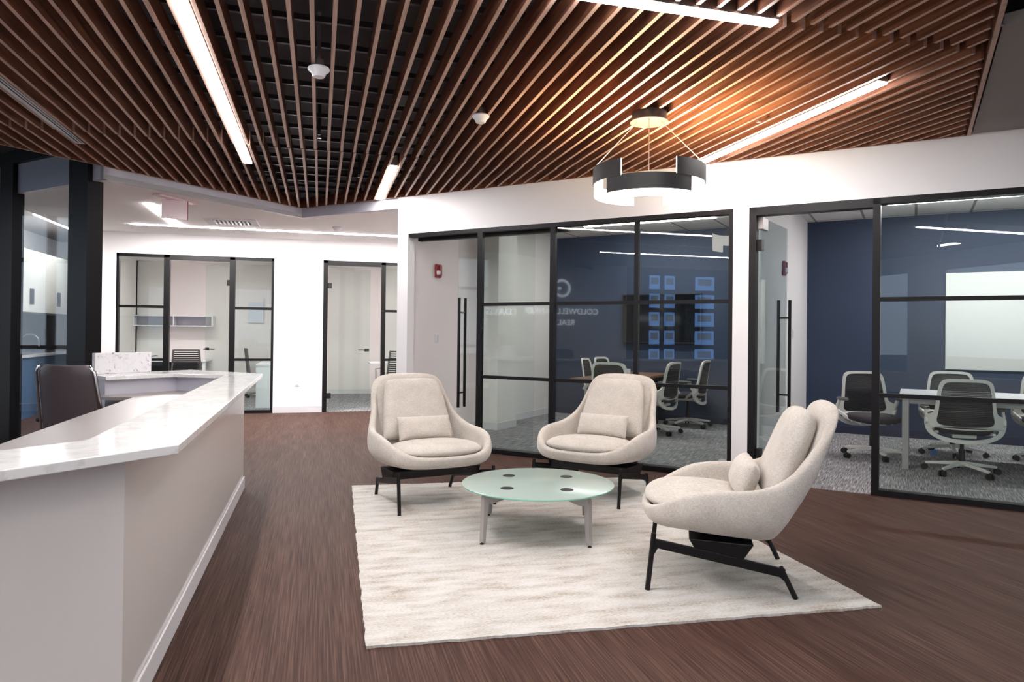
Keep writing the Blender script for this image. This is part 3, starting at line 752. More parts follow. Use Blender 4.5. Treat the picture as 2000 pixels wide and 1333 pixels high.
    for side in (1, -1):
        rows = [[mt @ bc(-1 + 2 * i / NX, -1 + 2 * j / NZ, side) for i in range(NX + 1)] for j in range(NZ + 1)]
        b.grid(rows if side > 0 else rows[::-1])
    b.build('back_cushion', M['fabric'], e, smooth=True, merge=True, subd=1)
    mt = Matrix.Translation((0.0, -0.15, 0.55)) @ Matrix.Rotation(math.radians(21), 4, 'X')
    b = MB(); pillow(b, 0.47, 0.205, 0.14, mt); b.build('lumbar_pillow', M['fabric'], e, smooth=True, merge=True, subd=1)
    # steel base: two side frames, four legs, cross pan
    for s in (-1, 1):
        ft, fb = Vector((s * .385, .325, .295)), Vector((s * .385, .355, 0)); r_t, r_b = Vector((s * .335, -.30, .155)), Vector((s * .325, -.375, 0))
        b = MB(); b.tube([fb, ft], 0.0135, 14); b.build('leg', M['black'], e, smooth=True, angle=40)
        b = MB(); b.tube([r_b, r_t], 0.0135, 14); b.build('leg', M['black'], e, smooth=True, angle=40)
        b = MB(); pa, pb_ = Vector((s * .385, .328, .245)), Vector((s * .332, -.32, .125))
        b.bar(pa, pb_, 0.018, 0.045); b.bar(Vector((s * .385, .315, .225)), Vector((s * .384, .343, .15)), 0.014, 0.026, (0, 1, 0), 0.012, 0.004)
        b.bar(Vector((s * .333, -.305, .115)), Vector((s * .33, -.352, .06)), 0.014, 0.026, (0, 1, 0), 0.012, 0.004)
        b.build('side_rail', M['black'], e, bevel=0.003)
    b = MB()
    b.prism([(-.105, .160), (.11, .205), (.15, .272), (-.17, .262)], -.36, .36, Matrix(((0, 0, 1, 0), (1, 0, 0, 0), (0, 1, 0, 0), (0, 0, 0, 1))))
    b.build('cross_pan', M['black'], e, bevel=0.004)
    return e
def face(f): return math.atan2(f[1], f[0]) - PI / 2
lc = make_lounge()
lc.location = (2.15, 3.51, 0.0132); lc.rotation_euler = (0, 0, face((-.879, .476)))
lc['label'] = 'cream upholstered lounge chair nearest the camera, seen from its side'
copy_tree(lc, None, (0.865, 5.54, 0.0132), face((.229, -.973)), 'cream upholstered lounge chair between the reception desk and the low table')
copy_tree(lc, None, (2.21, 5.46, 0.0132), face((-.748, -.663)), 'cream upholstered lounge chair standing in front of the glass wall')

# ================================================================== RUG AND LOW TABLE
def rug():
    x0, x1, y0, y1 = 0.24, 2.78, 2.95, 6.16
    b = MB(); N = 90
    def wob(i): return 0.0035 * math.sin(i * .7) * math.sin(i * .13) + random.uniform(-.0035, .0035)
    per = []
    cs = [(0.205, 3.02), (2.686, 2.873), (2.86, 6.02), (0.285, 6.20)]
    for k in range(4):
        a, c = cs[k], cs[(k + 1) % 4]; d = Vector((c[0] - a[0], c[1] - a[1])).normalized(); n = Vector((-d.y, d.x))
        for i in range(N):
            t = i / N; w_ = wob(i + 31 * k)
            per.append((a[0] + (c[0] - a[0]) * t + n.x * w_, a[1] + (c[1] - a[1]) * t + n.y * w_))
    b.prism(per, 0.0005, 0.012)
    o = b.build('area_rug', M['rug']); return tag(o, 'cream area rug with faint streaks under the lounge chairs', 'rug')
rug()
def low_table():
    cx, cy, zt = 1.432, 4.54, 0.33
    e = empty('coffee_table', (cx, cy, 0.0132), 0, 'round low table with frosted green glass top and grey metal legs', 'coffee table')
    z = zt - 0.012
    b = MB(); b.lathe([(0, z), (.504, z), (.510, z - .003)], 96); b.mi = 1; b.lathe([(.510, z - .003), (.510, z - .010), (.504, z - .012)], 96); b.mi = 0; b.lathe([(.504, z - .012), (0, z - .012)], 96)
    b.build('glass_top', [M['frost'], M['frostedge']], e, smooth=True, angle=30, merge=True)
    for k, a in enumerate((28, 118, 208.5, 293.5)):
        t = math.radians(a); d = Vector((math.cos(t), math.sin(t), 0)); up_ = Vector((0, 0, 1))
        foot = d * .495; b = MB(); zz = z - .013
        prof = [(.02, zz), (.478, zz), (.490, zz - .006), (.496, zz - .02), (.504, 0.012), (.478, 0.012), (.452, zz - .045), (.444, zz - .058), (.425, zz - .064), (.20, zz - .038), (.02, zz - .036)]
        n_ = Vector((-d.y, d.x, 0)) * .016
        R_ = [[d * r_ + up_ * h_ + n_ * s for r_, h_ in prof] for s in (-1, 1)]
        b.loft(R_, cap0=True, cap1=True); b.build('leg', M['silver'], e, bevel=0.003)
        b = MB(); b.lathe([(0, .012), (.006, .012), (.006, .005), (.013, .005), (.013, 0), (0, 0)], 14, tuple(d * .497)); b.build('foot_glide', M['blackmatte'], e)
        b = MB(); b.lathe([(0, z + .0022), (.042, z + .0022), (.043, z + .0002), (0, z + .0002)], 32, tuple(d * .285)); b.build('pad_disc', M['blackmatte'], e)
    return e
low_table()

# ================================================================== OFFICE CHAIRS
def outline(h, n=6):
    c = catmull(h, n); return c + [(-x, z) for x, z in c[-2:0:-1]] if abs(c[-1][0]) < 1e-6 and abs(c[0][0]) < 1e-6 else c
def plate(b, outer, holes, yf, th):
    bm = b.bm; loops = [outer] + holes
    for off in (0, 1):
        edges = []
        L = []
        for lp in loops:
            vs = [bm.verts.new((x, yf(x, z) + off * th, z)) for x, z in lp]; L.append(vs)
            for i in range(len(vs)): edges.append(bm.edges.new((vs[i], vs[(i + 1) % len(vs)])))
        # fill flat in projection: triangle_fill works on a near planar outline
        bmesh.ops.triangle_fill(bm, use_beauty=True, use_dissolve=False, edges=edges, normal=(0, 1, 0))
        if off == 0: L0 = L
    for a, c in zip(L0, L):
        for i in range(len(a)): bm.faces.new([a[i], a[(i + 1) % len(a)], c[(i + 1) % len(a)], c[i]])
def make_chair(H=0.94, arms=True):
    e = empty('office_chair', (0, 0, 0), 0, 'x', 'office chair')
    yf = lambda x, z: -0.235 - 0.16 * max(0, z - 0.5) ** 1.3 + 0.62 * x * x
    o = outline([(0, H), (.12, H - .002), (.19, H - .018), (.222, H - .07), (.238, H - .18), (.252, H - .30), (.275, .60), (.325, .575), (.335, .53), (.325, .45), (.28, .385), (.17, .335), (0, .318)])
    h1 = outline([(0, H - .028), (.11, H - .03), (.165, H - .042), (.192, H - .085), (.208, H - .18), (.222, .62), (.235, .53), (.20, .492), (.10, .482), (0, .48)])
    h2 = outline([(0, .450), (.13, .452), (.22, .462), (.268, .455), (.262, .425), (.20, .385), (.10, .362), (0, .356)])
    b = MB(); plate(b, o, [h1, h2], yf, 0.022); b.build('back_frame', M['frame'], e, smooth=True, angle=35)
    h1b = outline([(0, H - .022), (.11, H - .024), (.17, H - .038), (.197, H - .085), (.213, H - .18), (.227, .62), (.24, .53), (.205, .488), (.10, .478), (0, .476)])
    b = MB(); plate(b, h1b, [], lambda x, z: yf(x, z) + .006, 0.008); b.build('mesh_back', M['mesh'], e)
    b = MB(); R_ = []
    for f, z in ((.9, .405), (1, .42), (1.02, .44), (1, .46), (.93, .475), (.6, .48), (.05, .478)):
        R_.append([Vector((.245 * f * math.copysign(abs(math.cos(t)) ** .55, math.cos(t)), .02 + .23 * f * math.copysign(abs(math.sin(t)) ** .6, math.sin(t)), z - (.02 * max(0, math.sin(t) * f) ** 3))) for t in (2 * PI * k / 32 for k in range(32))])
    b.loft(R_, cap0=True, cap1=True); b.build('seat', M['seat'], e, smooth=True, angle=50)
    b = MB(); b.box(-.10, .10, -.16, .12, .365, .405); b.bar((-.235, -.20, .42), (-.16, .12, .385), .03, .025); b.bar((.235, -.20, .42), (.16, .12, .385), .03, .025); b.build('seat_support', M['frame'], e, bevel=.006)
    b = MB(); b.tube([(0, 0, .09), (0, 0, .24)], .028, 14); b.tube([(0, 0, .24), (0, 0, .37)], .018, 12); b.build('gas_lift', M['blackmatte'], e, smooth=True, angle=40)
    b = MB(); b.lathe([(0, .125), (.03, .125), (.045, .09), (.03, .07), (0, .07)], 16)
    for k in range(5):
        t = math.radians(90 + 72 * k); d = Vector((math.cos(t), math.sin(t), 0))
        b.bar(d * .02 + Vector((0, 0, .105)), d * .32 + Vector((0, 0, .072)), .042, .036, (0, 0, 1), .024, .024)
    b.build('star_base', M['frame'], e, bevel=.005)
    for k in range(5):
        t = math.radians(90 + 72 * k); d = Vector((math.cos(t), math.sin(t), 0)); n_ = Vector((-d.y, d.x, 0)); c = d * .325
        b = MB()
        for s in (-1, 1): b.tube([c + n_ * s * .008 + Vector((0, 0, .03)), c + n_ * s * .026 + Vector((0, 0, .03))], .029, 14)
        b.tube([c + Vector((0, 0, .03)), c + Vector((0, 0, .066))], .008, 8); b.build('caster', M['blackmatte'], e, smooth=True, angle=40)
    if arms:
        for s in (-1, 1):
            b = MB(); b.bar((s * .318, -.185, .50), (s * .318, -.09, .63), .022, .05, (0, 1, 0)); b.bar((s * .20, .0, .395), (s * .318, -.15, .50), .03, .03); b.build('arm_post', M['frame'], e, bevel=.005)
            b = MB(); R_ = [[Vector((s * .318 + .042 * f * math.cos(t), -.01 + .125 * f * math.sin(t), z)) for t in (2 * PI * k / 20 for k in range(20))] for f, z in ((.8, .628), (1, .636), (1, .65), (.85, .658))]
            b.loft(R_, cap0=True, cap1=True); b.build('arm_pad', M['armgrey'], e, smooth=True, angle=50)
    return e
oc = make_chair()
def wall_face(dx, dy):                      # direction given in the glass wall frame -> rotation
    v = Vector((S2 * dy + S2 * dx, S2 * dy - S2 * dx)); return face(v)
G1, G2 = 'office chairs round the walnut table', 'office chairs round the white table'
oc.location = (6.10, 5.52, 0.004); oc.rotation_euler = (0, 0, wall_face(-0.08, 1)); oc['group'] = G2
oc['label'] = 'white framed mesh office chair with its back to the glass before the white table'
def oc_at(x, y, rz, label, g): 
    c = copy_tree(oc, None, (x, y, 0.004), rz, label, g)
    if g == G1: c.scale = (1.035, 1.035, 1.06 if 'near end' in label else 1.035)
    return c
oc_at(5.93, 6.50, wall_face(0.45, -0.9), 'white framed mesh office chair at the left end of the white table', G2)
oc_at(6.98, 6.44, wall_face(0.05, -1), 'white framed mesh office chair behind the white table near the whiteboard corner', G2)
p = WF(1.42, 1.35); oc_at(p.x, p.y, wall_face(0, 1), 'white framed mesh office chair cut by the right picture edge, before the white table', G2)
p = WF(1.28, 2.85); oc_at(p.x, p.y, wall_face(0, -1), 'white framed mesh office chair behind the white table at the right picture edge', G2)
oc_at(4.42, 8.72, wall_face(-1, 0.10), 'white framed office chair on the right side of the walnut table, nearer the glass', G1)
oc_at(5.22, 9.28, wall_face(-1, 0.0), 'white framed office chair on the right side of the walnut table, nearer the television', G1)
oc_at(3.57, 8.06, wall_face(0.1, 1), 'white framed office chair at the near end of the walnut table, back to the glass', G1)
oc_at(4.10, 9.85, wall_face(1, 0.15), 'white framed office chair on the left side of the walnut table', G1)
oc_at(4.50, 10.26, wall_face(1, -0.1), 'white framed office chair in the far corner by the navy wall, only its tip showing', G1)
# ---- meeting tables
def table(name, x0, x1, y0, y1, top, leg, label):
    e = empty(name, WO, WR, label, 'table')
    box(x0, x1, y0, y1, .715, .745).build('table_top', top, e, bevel=.003)
    for lx in (x0 + .03, x1 - .09):
        for ly in (y0 + .02, y1 - .08): box(lx, lx + .06, ly, ly + .06, .004, .715).build('leg', leg, e, bevel=.003)
    b = MB(); b.box(x0 + .06, x1 - .06, y0 + .04, y0 + .07, .668, .715); b.box(x0 + .06, x1 - .06, y1 - .07, y1 - .04, .668, .715); b.build('apron', leg, e)
    return e
table('meeting_table', -0.135, 2.7, 1.47, 2.62, M['table_white'], M['silver'], 'long white meeting table on square grey legs below the whiteboard')
e = empty('meeting_table', WO, WR, 'walnut topped meeting table reaching the navy wall under the television', 'table')
box(-4.0, -3.25, 1.9, 4.05, .712, .745).build('table_top', M['table_wood'], e, bevel=.003)
box(-3.78, -3.48, 2.3, 3.9, .004, .712).build('pedestal', M['blackmatte'], e)
e = empty('speaker_box', tuple(WF(-3.68, 3.2, .745)), WR, 'small white box standing on the walnut table', 'box')
box(-.045, .045, -.03, .03, 0, .035).build('lower_box', M['greige'], e, bevel=.003); box(-.045, .045, -.03, .03, .037, .085).build('upper_box', M['plastic'], e, bevel=.003)
e = empty('floor_bag', tuple(WF(-1.62, 0.33, .004)), WR, 'small white and blue bag on the carpet in the corner by the pier', 'bag')
MB().loft([[Vector((.09 * f * math.cos(t), .06 * f * math.sin(t), z)) for t in (2 * PI * k / 16 for k in range(16))] for f, z in ((.9, 0), (1, .02), (.8, .07), (.35, .12))], cap0=True, cap1=True).build('bag_body', M['paper'], e, smooth=True)
box(-.092, .05, -.063, -.055, .015, .045).build('band', M['carpet_blue'], e)

# ================================================================== WALL-MOUNTED THINGS
e = empty('television', tuple(WF(-3.44, 4.08, 0)), WR, 'black wall television on the navy wall of the left meeting room', 'television')
box(-.635, .635, -.075, -.035, 1.205, 1.98).build('bezel', M['blackmatte'], e, bevel=.004)
box(-.615, .615, -.078, -.0745, 1.23, 1.962).build('screen', M['screen'], e)
box(-.15, .15, -.035, 0.0, 1.45, 1.7).build('wall_bracket', M['blackmatte'], e)
e = empty('whiteboard', tuple(WF(0, 4.08, 0)), WR, 'large frameless whiteboard on the navy wall of the right room', 'whiteboard')
box(.347, 2.9, -.022, -.004, .93, 2.178).build('board', M['whiteboard'], e, bevel=.002)
def alarm(x, y, z, rz, label):
    e = empty('fire_alarm', (x, y, z), rz, label, 'fire alarm')
    box(-.058, .058, 0, .035, -.085, .085).build('housing', M['red'], e, bevel=.012)
    box(-.04, .015, .034, .050, -.06, .07).build('horn_grille', M['red'], e, bevel=.004)
    b = MB(); b.lathe([(0, .03), (.02, .028), (.03, .012), (.032, 0)], 20, mat=Matrix.Translation((.03, .036, -.025)) @ Matrix.Rotation(-PI / 2, 4, 'X')); b.build('strobe', M['plastic'], e, smooth=True)
    b = MB()
    for k in range(4): b.box(-.052, -.044, .0352, .0362, -.05 + .028 * k, -.034 + .028 * k)
    b.build('letters', M['plastic'], e)
# side wall surface at wall-frame x = -5.30 facing +x of the wall frame
p = WF(-5.299, 0.66); alarm(p.x, p.y, 2.12, WR - PI / 2, 'red fire alarm on the greige side wall seen through the open sliding door')
p = WF(-1.329, 1.95); alarm(p.x, p.y, 2.12, WR - PI / 2, 'red fire alarm behind the open glass door of the right room')
def switch(loc, rz, label, cat='light switch', outlet=False):
    e = empty('wall_outlet' if outlet else 'light_switch', loc, rz, label, cat)
    box(-.036, .036, 0, .006, -.058, .058).build('cover_plate', M['plastic'], e, bevel=.003)
    if outlet:
        for z in (-.024, .024): box(-.017, .017, .006, .009, z - .015, z + .015).build('socket', M['trim'], e, bevel=.002)
    else: box(-.017, .017, .006, .011, -.033, .033).build('rocker', M['trim'], e, bevel=.002)
p = WF(-5.299, 0.66); switch((p.x, p.y, 1.26), WR - PI / 2, 'white light switch below the fire alarm on the greige side wall')
p = WF(-1.329, 2.75); switch((p.x, p.y, 1.37), WR - PI / 2, 'white light switch on the side wall of the right meeting room')
switch((-0.345, YL - .0005, 0.49), PI, 'white power outlet low on the white wall between the two office fronts', 'power outlet', True)
e = empty('exit_sign', (-1.60, 8.80, ZK), 0, 'pale pink acrylic exit sign hanging from the corridor ceiling', 'exit sign')
b = MB(); mt = Matrix.Rotation(math.radians(58), 4, 'Z'); b.box(-.30, .30, -.055, .055, -.02, 0, mt); b.build('ceiling_mount', M['pink'], e, bevel=.004)
mt = Matrix.Rotation(math.radians(14), 4, 'Z')
box_o = MB().box(-.15, .12, -.006, .006, -.235, -.02, mt).build('acrylic_panel', M['pink'], e)
MB().box(.118, .128, -.007, .007, -.235, -.02, mt).build('red_edge', M['red'], e)
e = empty('ceiling_vent', (-1.18, 10.42, ZK), 0, 'white square air vent in the corridor ceiling', 'air vent')
b = MB(); bars_ = ((-.34, .34, -.30, -.17), (-.34, .34, .17, .30), (-.34, -.24, -.17, .17), (.24, .34, -.17, .17))
for q in bars_: b.box(*q, -.012, 0)
b.build('vent_frame', M['trim'], e, bevel=.002)
b = MB()
for k in range(9): b.bar((-.21 + k * .052, -.16, -.012), (-.21 + k * .052, .16, -.012), .012, .022, (0.5, 0, 1))
b.build('louvres', M['trim'], e); box(-.24, .24, -.17, .17, -.004, -.001).build('duct_opening', M['blackmatte'], e)
def detector(loc, label, stem, flip=1.0, cat='smoke detector', name='smoke_detector'):
    e = empty(name, loc, 0, label, cat, 'ceiling detectors')
    b = MB(); b.lathe([(0, 0), (.062, 0), (.066, -.010), (.060, -.020), (.046, -.030), (.040, -.046), (.034, -.056), (0, -.058)], 36); b.build('detector_head', M['plastic'], e, smooth=True, angle=50)
    b = MB(); b.lathe([(.0405, -.040), (.0415, -.040), (.0395, -.047), (.038, -.047)], 24); b.build('sensor_slot', M['blackmatte'], e)
    if stem:
        b = MB(); b.tube([(0, 0, 0), (0, 0, .05)], .032, 18); b.tube([(0, 0, .05), (0, 0, stem)], .012, 10); b.build('mounting_box', M['silver'], e, smooth=True, angle=40)
detector((-0.022, 4.46, ZC - .012), 'round white smoke detector hanging between the slats nearest the camera', .34)
detector((1.137, 5.11, ZC - .002), 'round white smoke detector under the slats left of the pendant lamp', .34)
detector((0.227, 10.45, ZK), 'small white smoke detector on the corridor ceiling', 0)
detector(tuple(WF(-1.95, 3.55, 2.955)), 'small white smoke detector on the tiled ceiling of the left meeting room', 0)
def sprinkler(x, y, z, label, top=.30):
    e = empty('sprinkler_head', (x, y, z), 0, label, 'sprinkler', 'ceiling sprinklers')
    b = MB(); b.tube([(0, 0, .02), (0, 0, .045)], .012, 12); b.tube([(0, 0, .045), (0, 0, top)], .014, 12); b.build('drop_pipe', M['deck'], e, smooth=True, angle=40)
    b = MB(); b.bar((-.012, 0, .02), (-.012, 0, -.01), .003, .003); b.bar((.012, 0, .02), (.012, 0, -.01), .003, .003); b.tube([(0, 0, .02), (0, 0, -.01)], .003, 6)
    b.lathe([(0, -.010), (.018, -.010), (.018, -.013), (0, -.013)], 16); b.box(-.014, .014, -.003, .003, .016, .022); b.build('deflector', M['chrome'], e)
sprinkler(-0.02, 6.08, ZC + .0, 'chrome sprinkler head between the slats over the desk side')
sprinkler(3.145, 4.59, ZC - .01, 'small sprinkler head under the slats right of the pendant lamp')
sprinkler(3.40, 2.86, ZC + .02, 'chrome sprinkler head beyond the right edge of the slat ceiling')
sprinkler(0.38, 7.5, ZC + .0, 'sprinkler head at the far tip of the slat ceiling')
p = WF(-3.05, 3.3, 2.93); sprinkler(p.x, p.y, 2.93, 'sprinkler head on the tiled ceiling over the walnut table', .03)
e = empty('overhead_duct', (0, 0, 0), 0, 'pale overhead pipe in the dark gap beyond the slat ceiling', 'pipe')
b = MB(); b.tube([(2.75, 2.35, 3.12), (5.6, -0.5, 3.12)], .07, 16); b.build('pipe_body', M['ceiling'], e, smooth=True)

# ================================================================== OFFICE FURNITURE BEHIND THE FAR WALL
e = empty('wall_shelf', (-2.78, 15.5, 0), 0, 'white two-bay wall shelf over the desk in the left office', 'shelf')
b = MB(); w0, w1 = -.72, .72
b.box(w0, w1, -.32, 0, 1.60, 1.62); b.box(w0, w1, -.32, 0, 1.40, 1.42)
for x in (w0, -.01, w1 - .02): b.box(x, x + .02, -.32, 0, 1.42, 1.60)
b.build('carcass', M['table_white'], e); box(w0, w1, -.012, -.001, 1.42, 1.60).build('back_panel', M['lavender'], e)
e = empty('office_desk', (-2.75, 15.1, 0), 0, 'white desk against the back wall of the left office', 'desk')
box(-.75, .65, -.42, .38, .72, .75).build('desk_top', M['table_white'], e)
for x in (-.74, .58): box(x, x + .06, -.40, -.34, .004, .72).build('leg', M['table_white'], e)
box(-.5, .4, .2, .24, .25, .72).build('modesty_panel', M['blackmatte'], e)
e = empty('laptop_stand', (-3.12, 14.86, .75), .4, 'thin black laptop stand on the desk of the left office', 'laptop stand')
MB().bar((-.12, 0, .05), (.12, 0, .085), .2, .008).build('tray', M['blackmatte'], e); MB().bar((0, 0, .0), (0, 0, .065), .05, .05).build('stand_foot', M['blackmatte'], e)
def slat_chair(loc, rz, label):
    e = empty('desk_chair', loc, rz, label, 'office chair')
    b = MB(); rows = []
    for j in range(13):
        z = .50 + .46 * j / 12; hw = .235 - .035 * j / 12
        b.box(-hw, hw, -.245 - .05 * (j / 12), -.225 - .05 * (j / 12), z - .012, z + .012)
    b.box(-.2, .2, -.235, -.225, .49, .55); b.build('ribbed_back', M['blackmatte'], e)
    b = MB()
    for s in (-1, 1): b.bar((s * .25, -.23, .46), (s * .21, -.29, .975), .022, .03)
    b.bar((-.21, -.285, .97), (.21, -.285, .97), .02, .02); b.build('back_frame', M['armgrey'], e)
    b = MB(); b.box(-.235, .235, -.20, .25, .42, .47); b.build('seat', M['seat'], e, bevel=.02)
    b = MB(); b.tube([(0, 0, .09), (0, 0, .42)], .024, 12); b.build('gas_lift', M['blackmatte'], e)
    b = MB()
    for k in range(5):
        t = math.radians(90 + 72 * k); d = Vector((math.cos(t), math.sin(t), 0)); b.bar(d * .02 + Vector((0, 0, .1)), d * .31 + Vector((0, 0, .07)), .04, .03, (0, 0, 1), .022, .022)
    b.build('star_base', M['silver'], e)
    for k in range(5):
        t = math.radians(90 + 72 * k); d = Vector((math.cos(t), math.sin(t), 0)) * .315; n_ = Vector((-d.y, d.x, 0)).normalized()
        MB().tube([d - n_ * .022 + Vector((0, 0, .029)), d + n_ * .022 + Vector((0, 0, .029))], .028, 12).build('caster', M['blackmatte'], e)
    return e
slat_chair((-2.33, 14.15, .004), 0.05, 'ribbed black office chair pushed up to the desk in the left office')
e = empty('side_desk', (-0.85, 14.1, 0), 0, 'white side desk just inside the right pane of the left office', 'desk')
box(-.20, .22, -1.25, 1.0, .72, .75).build('desk_top', M['table_white'], e); box(-.19, -.15, -1.24, -.80, .004, .72).build('end_panel', M['table_white'], e); box(-.15, .21, -1.24, -1.2, .004, .72).build('front_panel', M['table_white'], e)
slat_chair((-1.12, 15.0, .004), -1.4, 'black office chair seen edge-on above the side desk')
e = empty('office_table', (1.50, 14.1, 0), 0, 'white table in the right corridor office', 'table')
box(-.55, .55, -.4, .4, .715, .74).build('table_top', M['table_white'], e, bevel=.004); box(-.25, .25, -.2, .2, .004, .03).build('foot_plate', M['silver'], e); MB().tube([(0, 0, .03), (0, 0, .715)], .04, 14).build('column', M['silver'], e)
def arm_chair(loc, rz, label):
    e = slat_chair(loc, rz, label)
    for s in (-1, 1):
        b = MB(); b.tube([(s * .26, -.18, .44), (s * .28, -.18, .66), (s * .28, .16, .66), (s * .26, .18, .44)], .014, 8); b.build('armrest', M['silver'], e)
arm_chair((1.32, 13.0, .004), 2.6, 'grey office chair with looped arms in the right corridor office')
e = empty('wall_poster', (-1.0, 15.49, 0), 0, 'pale framed poster on the back wall of the left office', 'poster')
box(-.42, -.12, -.02, -.005, 1.50, 1.92).build('poster_frame', M['trim'], e); box(-.40, -.14, -.024, -.0205, 1.52, 1.90).build('print', M['paper'], e)

# ================================================================== KITCHEN BEHIND DARK GLASS
e = empty('upper_cabinet', (-4.83, 0, 0), 0, 'white kitchen wall cabinets with black recessed pulls behind dark glass', 'kitchen cabinet')
for k, y in enumerate((10.38, 11.50, 12.62, 13.74)):
    box(0.0, .66, y, y + 1.115, 1.575, 2.50).build('carcass', M['cab'], e)
    dr = box(.662, .68, y + .003, y + 1.112, 1.575, 2.50).build('door', M['cab'], e)
    box(.681, .70, y + .48, y + .60, 1.69, 1.92).build('pull', M['blackmatte'], dr)
e = empty('kitchen_counter', (-4.83, 0, 0), 0, 'kitchen base cabinets with pale stone top behind dark glass', 'kitchen counter')
box(0.0, .70, 10.6, 15.2, .90, .94).build('stone_top', M['marble'], e); box(0.0, .66, 10.65, 15.2, 0, .90).build('base_cabinets', M['bluecab'], e)
box(-.0, .015, 10.6, 15.2, .94, 1.575).build('backsplash', M['backsplash'], e)
e = empty('kitchen_faucet', (-4.62, 13.0, .941), -PI / 2 + .25, 'chrome gooseneck kitchen faucet on the counter behind dark glass', 'faucet')
b = MB(); b.tube([(0, 0, 0), (0, 0, .18)] + [(.0, .12 - .12 * math.cos(t), .18 + .12 * math.sin(t)) for t in (PI * k / 12 for k in range(1, 13))] + [(0, .24, .10)], .012, 10); b.build('spout', M['chrome'], e, smooth=True, angle=50)
MB().lathe([(0, 0), (.028, 0), (.026, .012), (0, .012)], 16).build('flange', M['chrome'], e)

# ================================================================== RECEPTION CHAIR
def task_chair():
    e = empty('task_chair', (-1.575, 5.79, 0), face((0.42, 0.9)), 'dark brown smooth-backed task chair with chrome edge behind the reception desk', 'office chair')
    b = MB(); rows_f, rows_b = [], []
    NZ, NX = 14, 12
    for j in range(NZ + 1):
        v = j / NZ; z = .50 + .58 * v; hw = .245 - .03 * v
        if v > .9: hw *= 1 - .25 * ((v - .9) / .1) ** 2
        rf, rb = [], []
        for i in range(NX + 1):
            u = -1 + 2 * i / NX; y = -.24 - .10 * v + .07 * u * u
            rf.append(Vector((u * hw, y + .02, z))); rb.append(Vector((u * hw, y - .02, z)))
        rows_f.append(rf); rows_b.append(rb)
    b.loft([rf + rb[::-1] for rf, rb in zip(rows_f, rows_b)], cap0=True, cap1=True)
    b.build('backrest', M['leather'], e, smooth=True, angle=60, bevel=.008)
    for s in (-1, 1): b = MB(); b.tube([(s * .254, -.19, .49), (s * .250, -.212, .62), (s * .238, -.254, .86), (s * .226, -.285, 1.03), (s * .20, -.298, 1.075)], .009, 8); b.build('chrome_edge', M['chrome'], e, smooth=True)
    b = MB(); b.loft([[Vector((.26 * f * math.copysign(abs(math.cos(t)) ** .6, math.cos(t)), .03 + .25 * f * math.copysign(abs(math.sin(t)) ** .6, math.sin(t)), z)) for t in (2 * PI * k / 28 for k in range(28))] for f, z in ((.9, .43), (1, .45), (1, .49), (.9, .51))], cap0=True, cap1=True); b.build('seat', M['seat'], e, smooth=True, angle=50)
    for s in (-1, 1):
        b = MB(); b.tube([(s * .27, -.05, .47), (s * .30, -.05, .66)], .016, 10); b.build('arm_post', M['blackmatte'], e)
        b = MB(); b.box(s * .30 - .045, s * .30 + .045, -.17, .10, .66, .69); b.build('arm_pad', M['blackmatte'], e, bevel=.01)
    b = MB(); b.tube([(0, 0, .09), (0, 0, .43)], .026, 12); b.build('gas_lift', M['chrome'], e)
    b = MB()
    for k in range(5):
        t = math.radians(90 + 72 * k); d = Vector((math.cos(t), math.sin(t), 0)); b.bar(d * .02 + Vector((0, 0, .1)), d * .31 + Vector((0, 0, .07)), .04, .03, (0, 0, 1), .022, .022)
    b.build('star_base', M['chrome'], e)
    for k in range(5):
        t = math.radians(90 + 72 * k); d = Vector((math.cos(t), math.sin(t), 0)) * .315; n_ = Vector((-d.y, d.x, 0)).normalized()
        MB().tube([d - n_ * .022 + Vector((0, 0, .029)), d + n_ * .022 + Vector((0, 0, .029))], .028, 12).build('caster', M['blackmatte'], e)
task_chair()

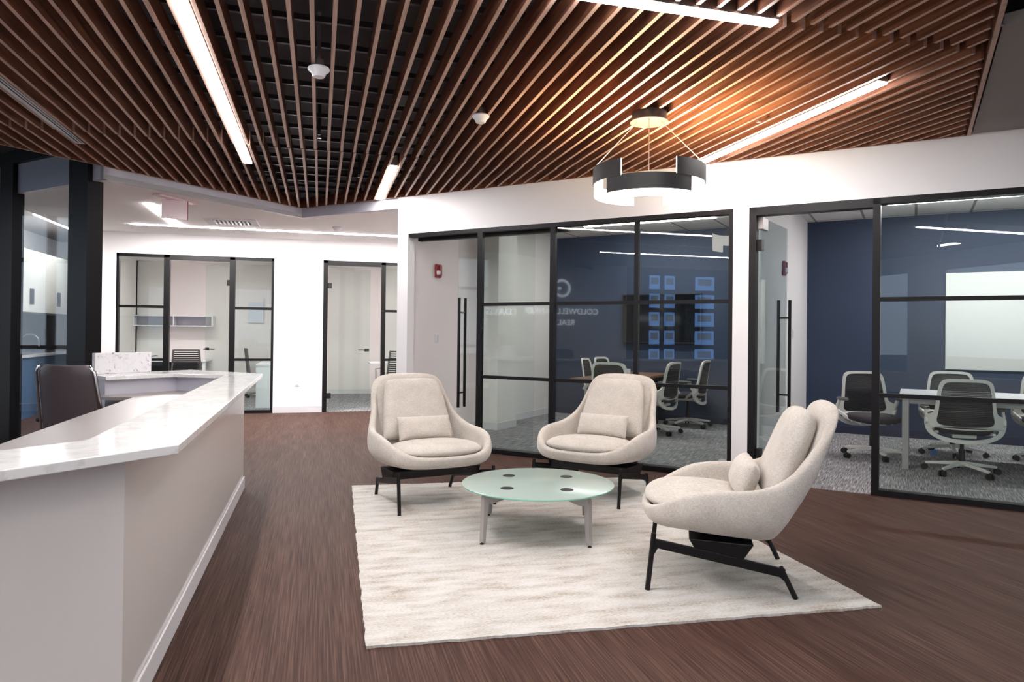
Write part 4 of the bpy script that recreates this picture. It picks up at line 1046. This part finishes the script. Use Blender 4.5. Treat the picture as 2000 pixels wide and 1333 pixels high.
# ================================================================== BEHIND THE CAMERA: seen only as reflections in the glass
M['cardpic'] = emit('card_picture', (170, 190, 225), 1.2)
M['signlit'] = emit('backlit_letters', (235, 240, 248), 2.2)
def words(txt, size, y, z, parent, name='letters'):
    c = bpy.data.curves.new(name, 'FONT'); c.body = txt; c.size = size; c.extrude = 0.012; c.align_x = 'CENTER'; c.align_y = 'CENTER'
    t_ = bpy.data.objects.new('t', c); COL.objects.link(t_); bpy.context.view_layer.update()
    me = bpy.data.meshes.new_from_object(t_.evaluated_get(bpy.context.evaluated_depsgraph_get())); bpy.data.objects.remove(t_)
    me.materials.clear(); me.materials.append(M['signlit'])
    o = bpy.data.objects.new(name, me); COL.objects.link(o); o.parent = parent
    o.matrix_local = Matrix(((0, 0, 1, 0), (1, 0, 0, y), (0, 1, 0, z), (0, 0, 0, 1))); return o
e = empty('lobby_sign', (-7.165, 3.66, 0), 0, 'backlit wall sign with a ring emblem above two lines of letters, mirrored in the glass', 'sign')
words('COLDWELL BANKER', 0.21, 0, 1.90, e); words('REALTY', 0.20, 0, 1.62, e)
b = MB(); rows = []
for r_, x_ in ((.17, 0), (.17, .02), (.225, .02), (.225, 0), (.17, 0)):
    rows.append([Vector((x_, r_ * math.cos(t), 2.48 + r_ * math.sin(t))) for t in (math.radians(40 + 300 * k / 40) for k in range(41))])
b.grid(rows); b.box(0, .02, 0.02, .20, 2.455, 2.50); b.box(0, .02, .15, .20, 2.34, 2.50); b.build('emblem', M['signlit'], e)
e = empty('wall_sign', (-7.165, 5.28, 0), 0, 'smaller backlit name sign beside the lobby sign, mirrored in the glass', 'sign')
words('DAVIS', 0.24, 0, 1.86, e)
col_y = ((1.15, .29), (.72, .29), (-.30, .56))
for ci, (yy, wd) in enumerate(col_y):
    for r_ in range(5):
        e = empty('window_display', (-7.12, yy, 0.62 + .475 * r_), 0, None, 'window display', 'lit property cards hung in the street window')
        e['label'] = 'blue-lit %s, %s of five' % (('upright card in the column nearest the sign', 'upright card in the middle column', 'wide card in the column far from the sign')[ci], ('lowest', 'second lowest', 'middle', 'second highest', 'highest')[r_])
        box(0, .012, -wd / 2, wd / 2, 0, .36).build('acrylic_card', M['bluelit'], e)
        box(.0125, .014, -wd * .36, wd * .36, .13, .30).build('picture', M['cardpic'], e)
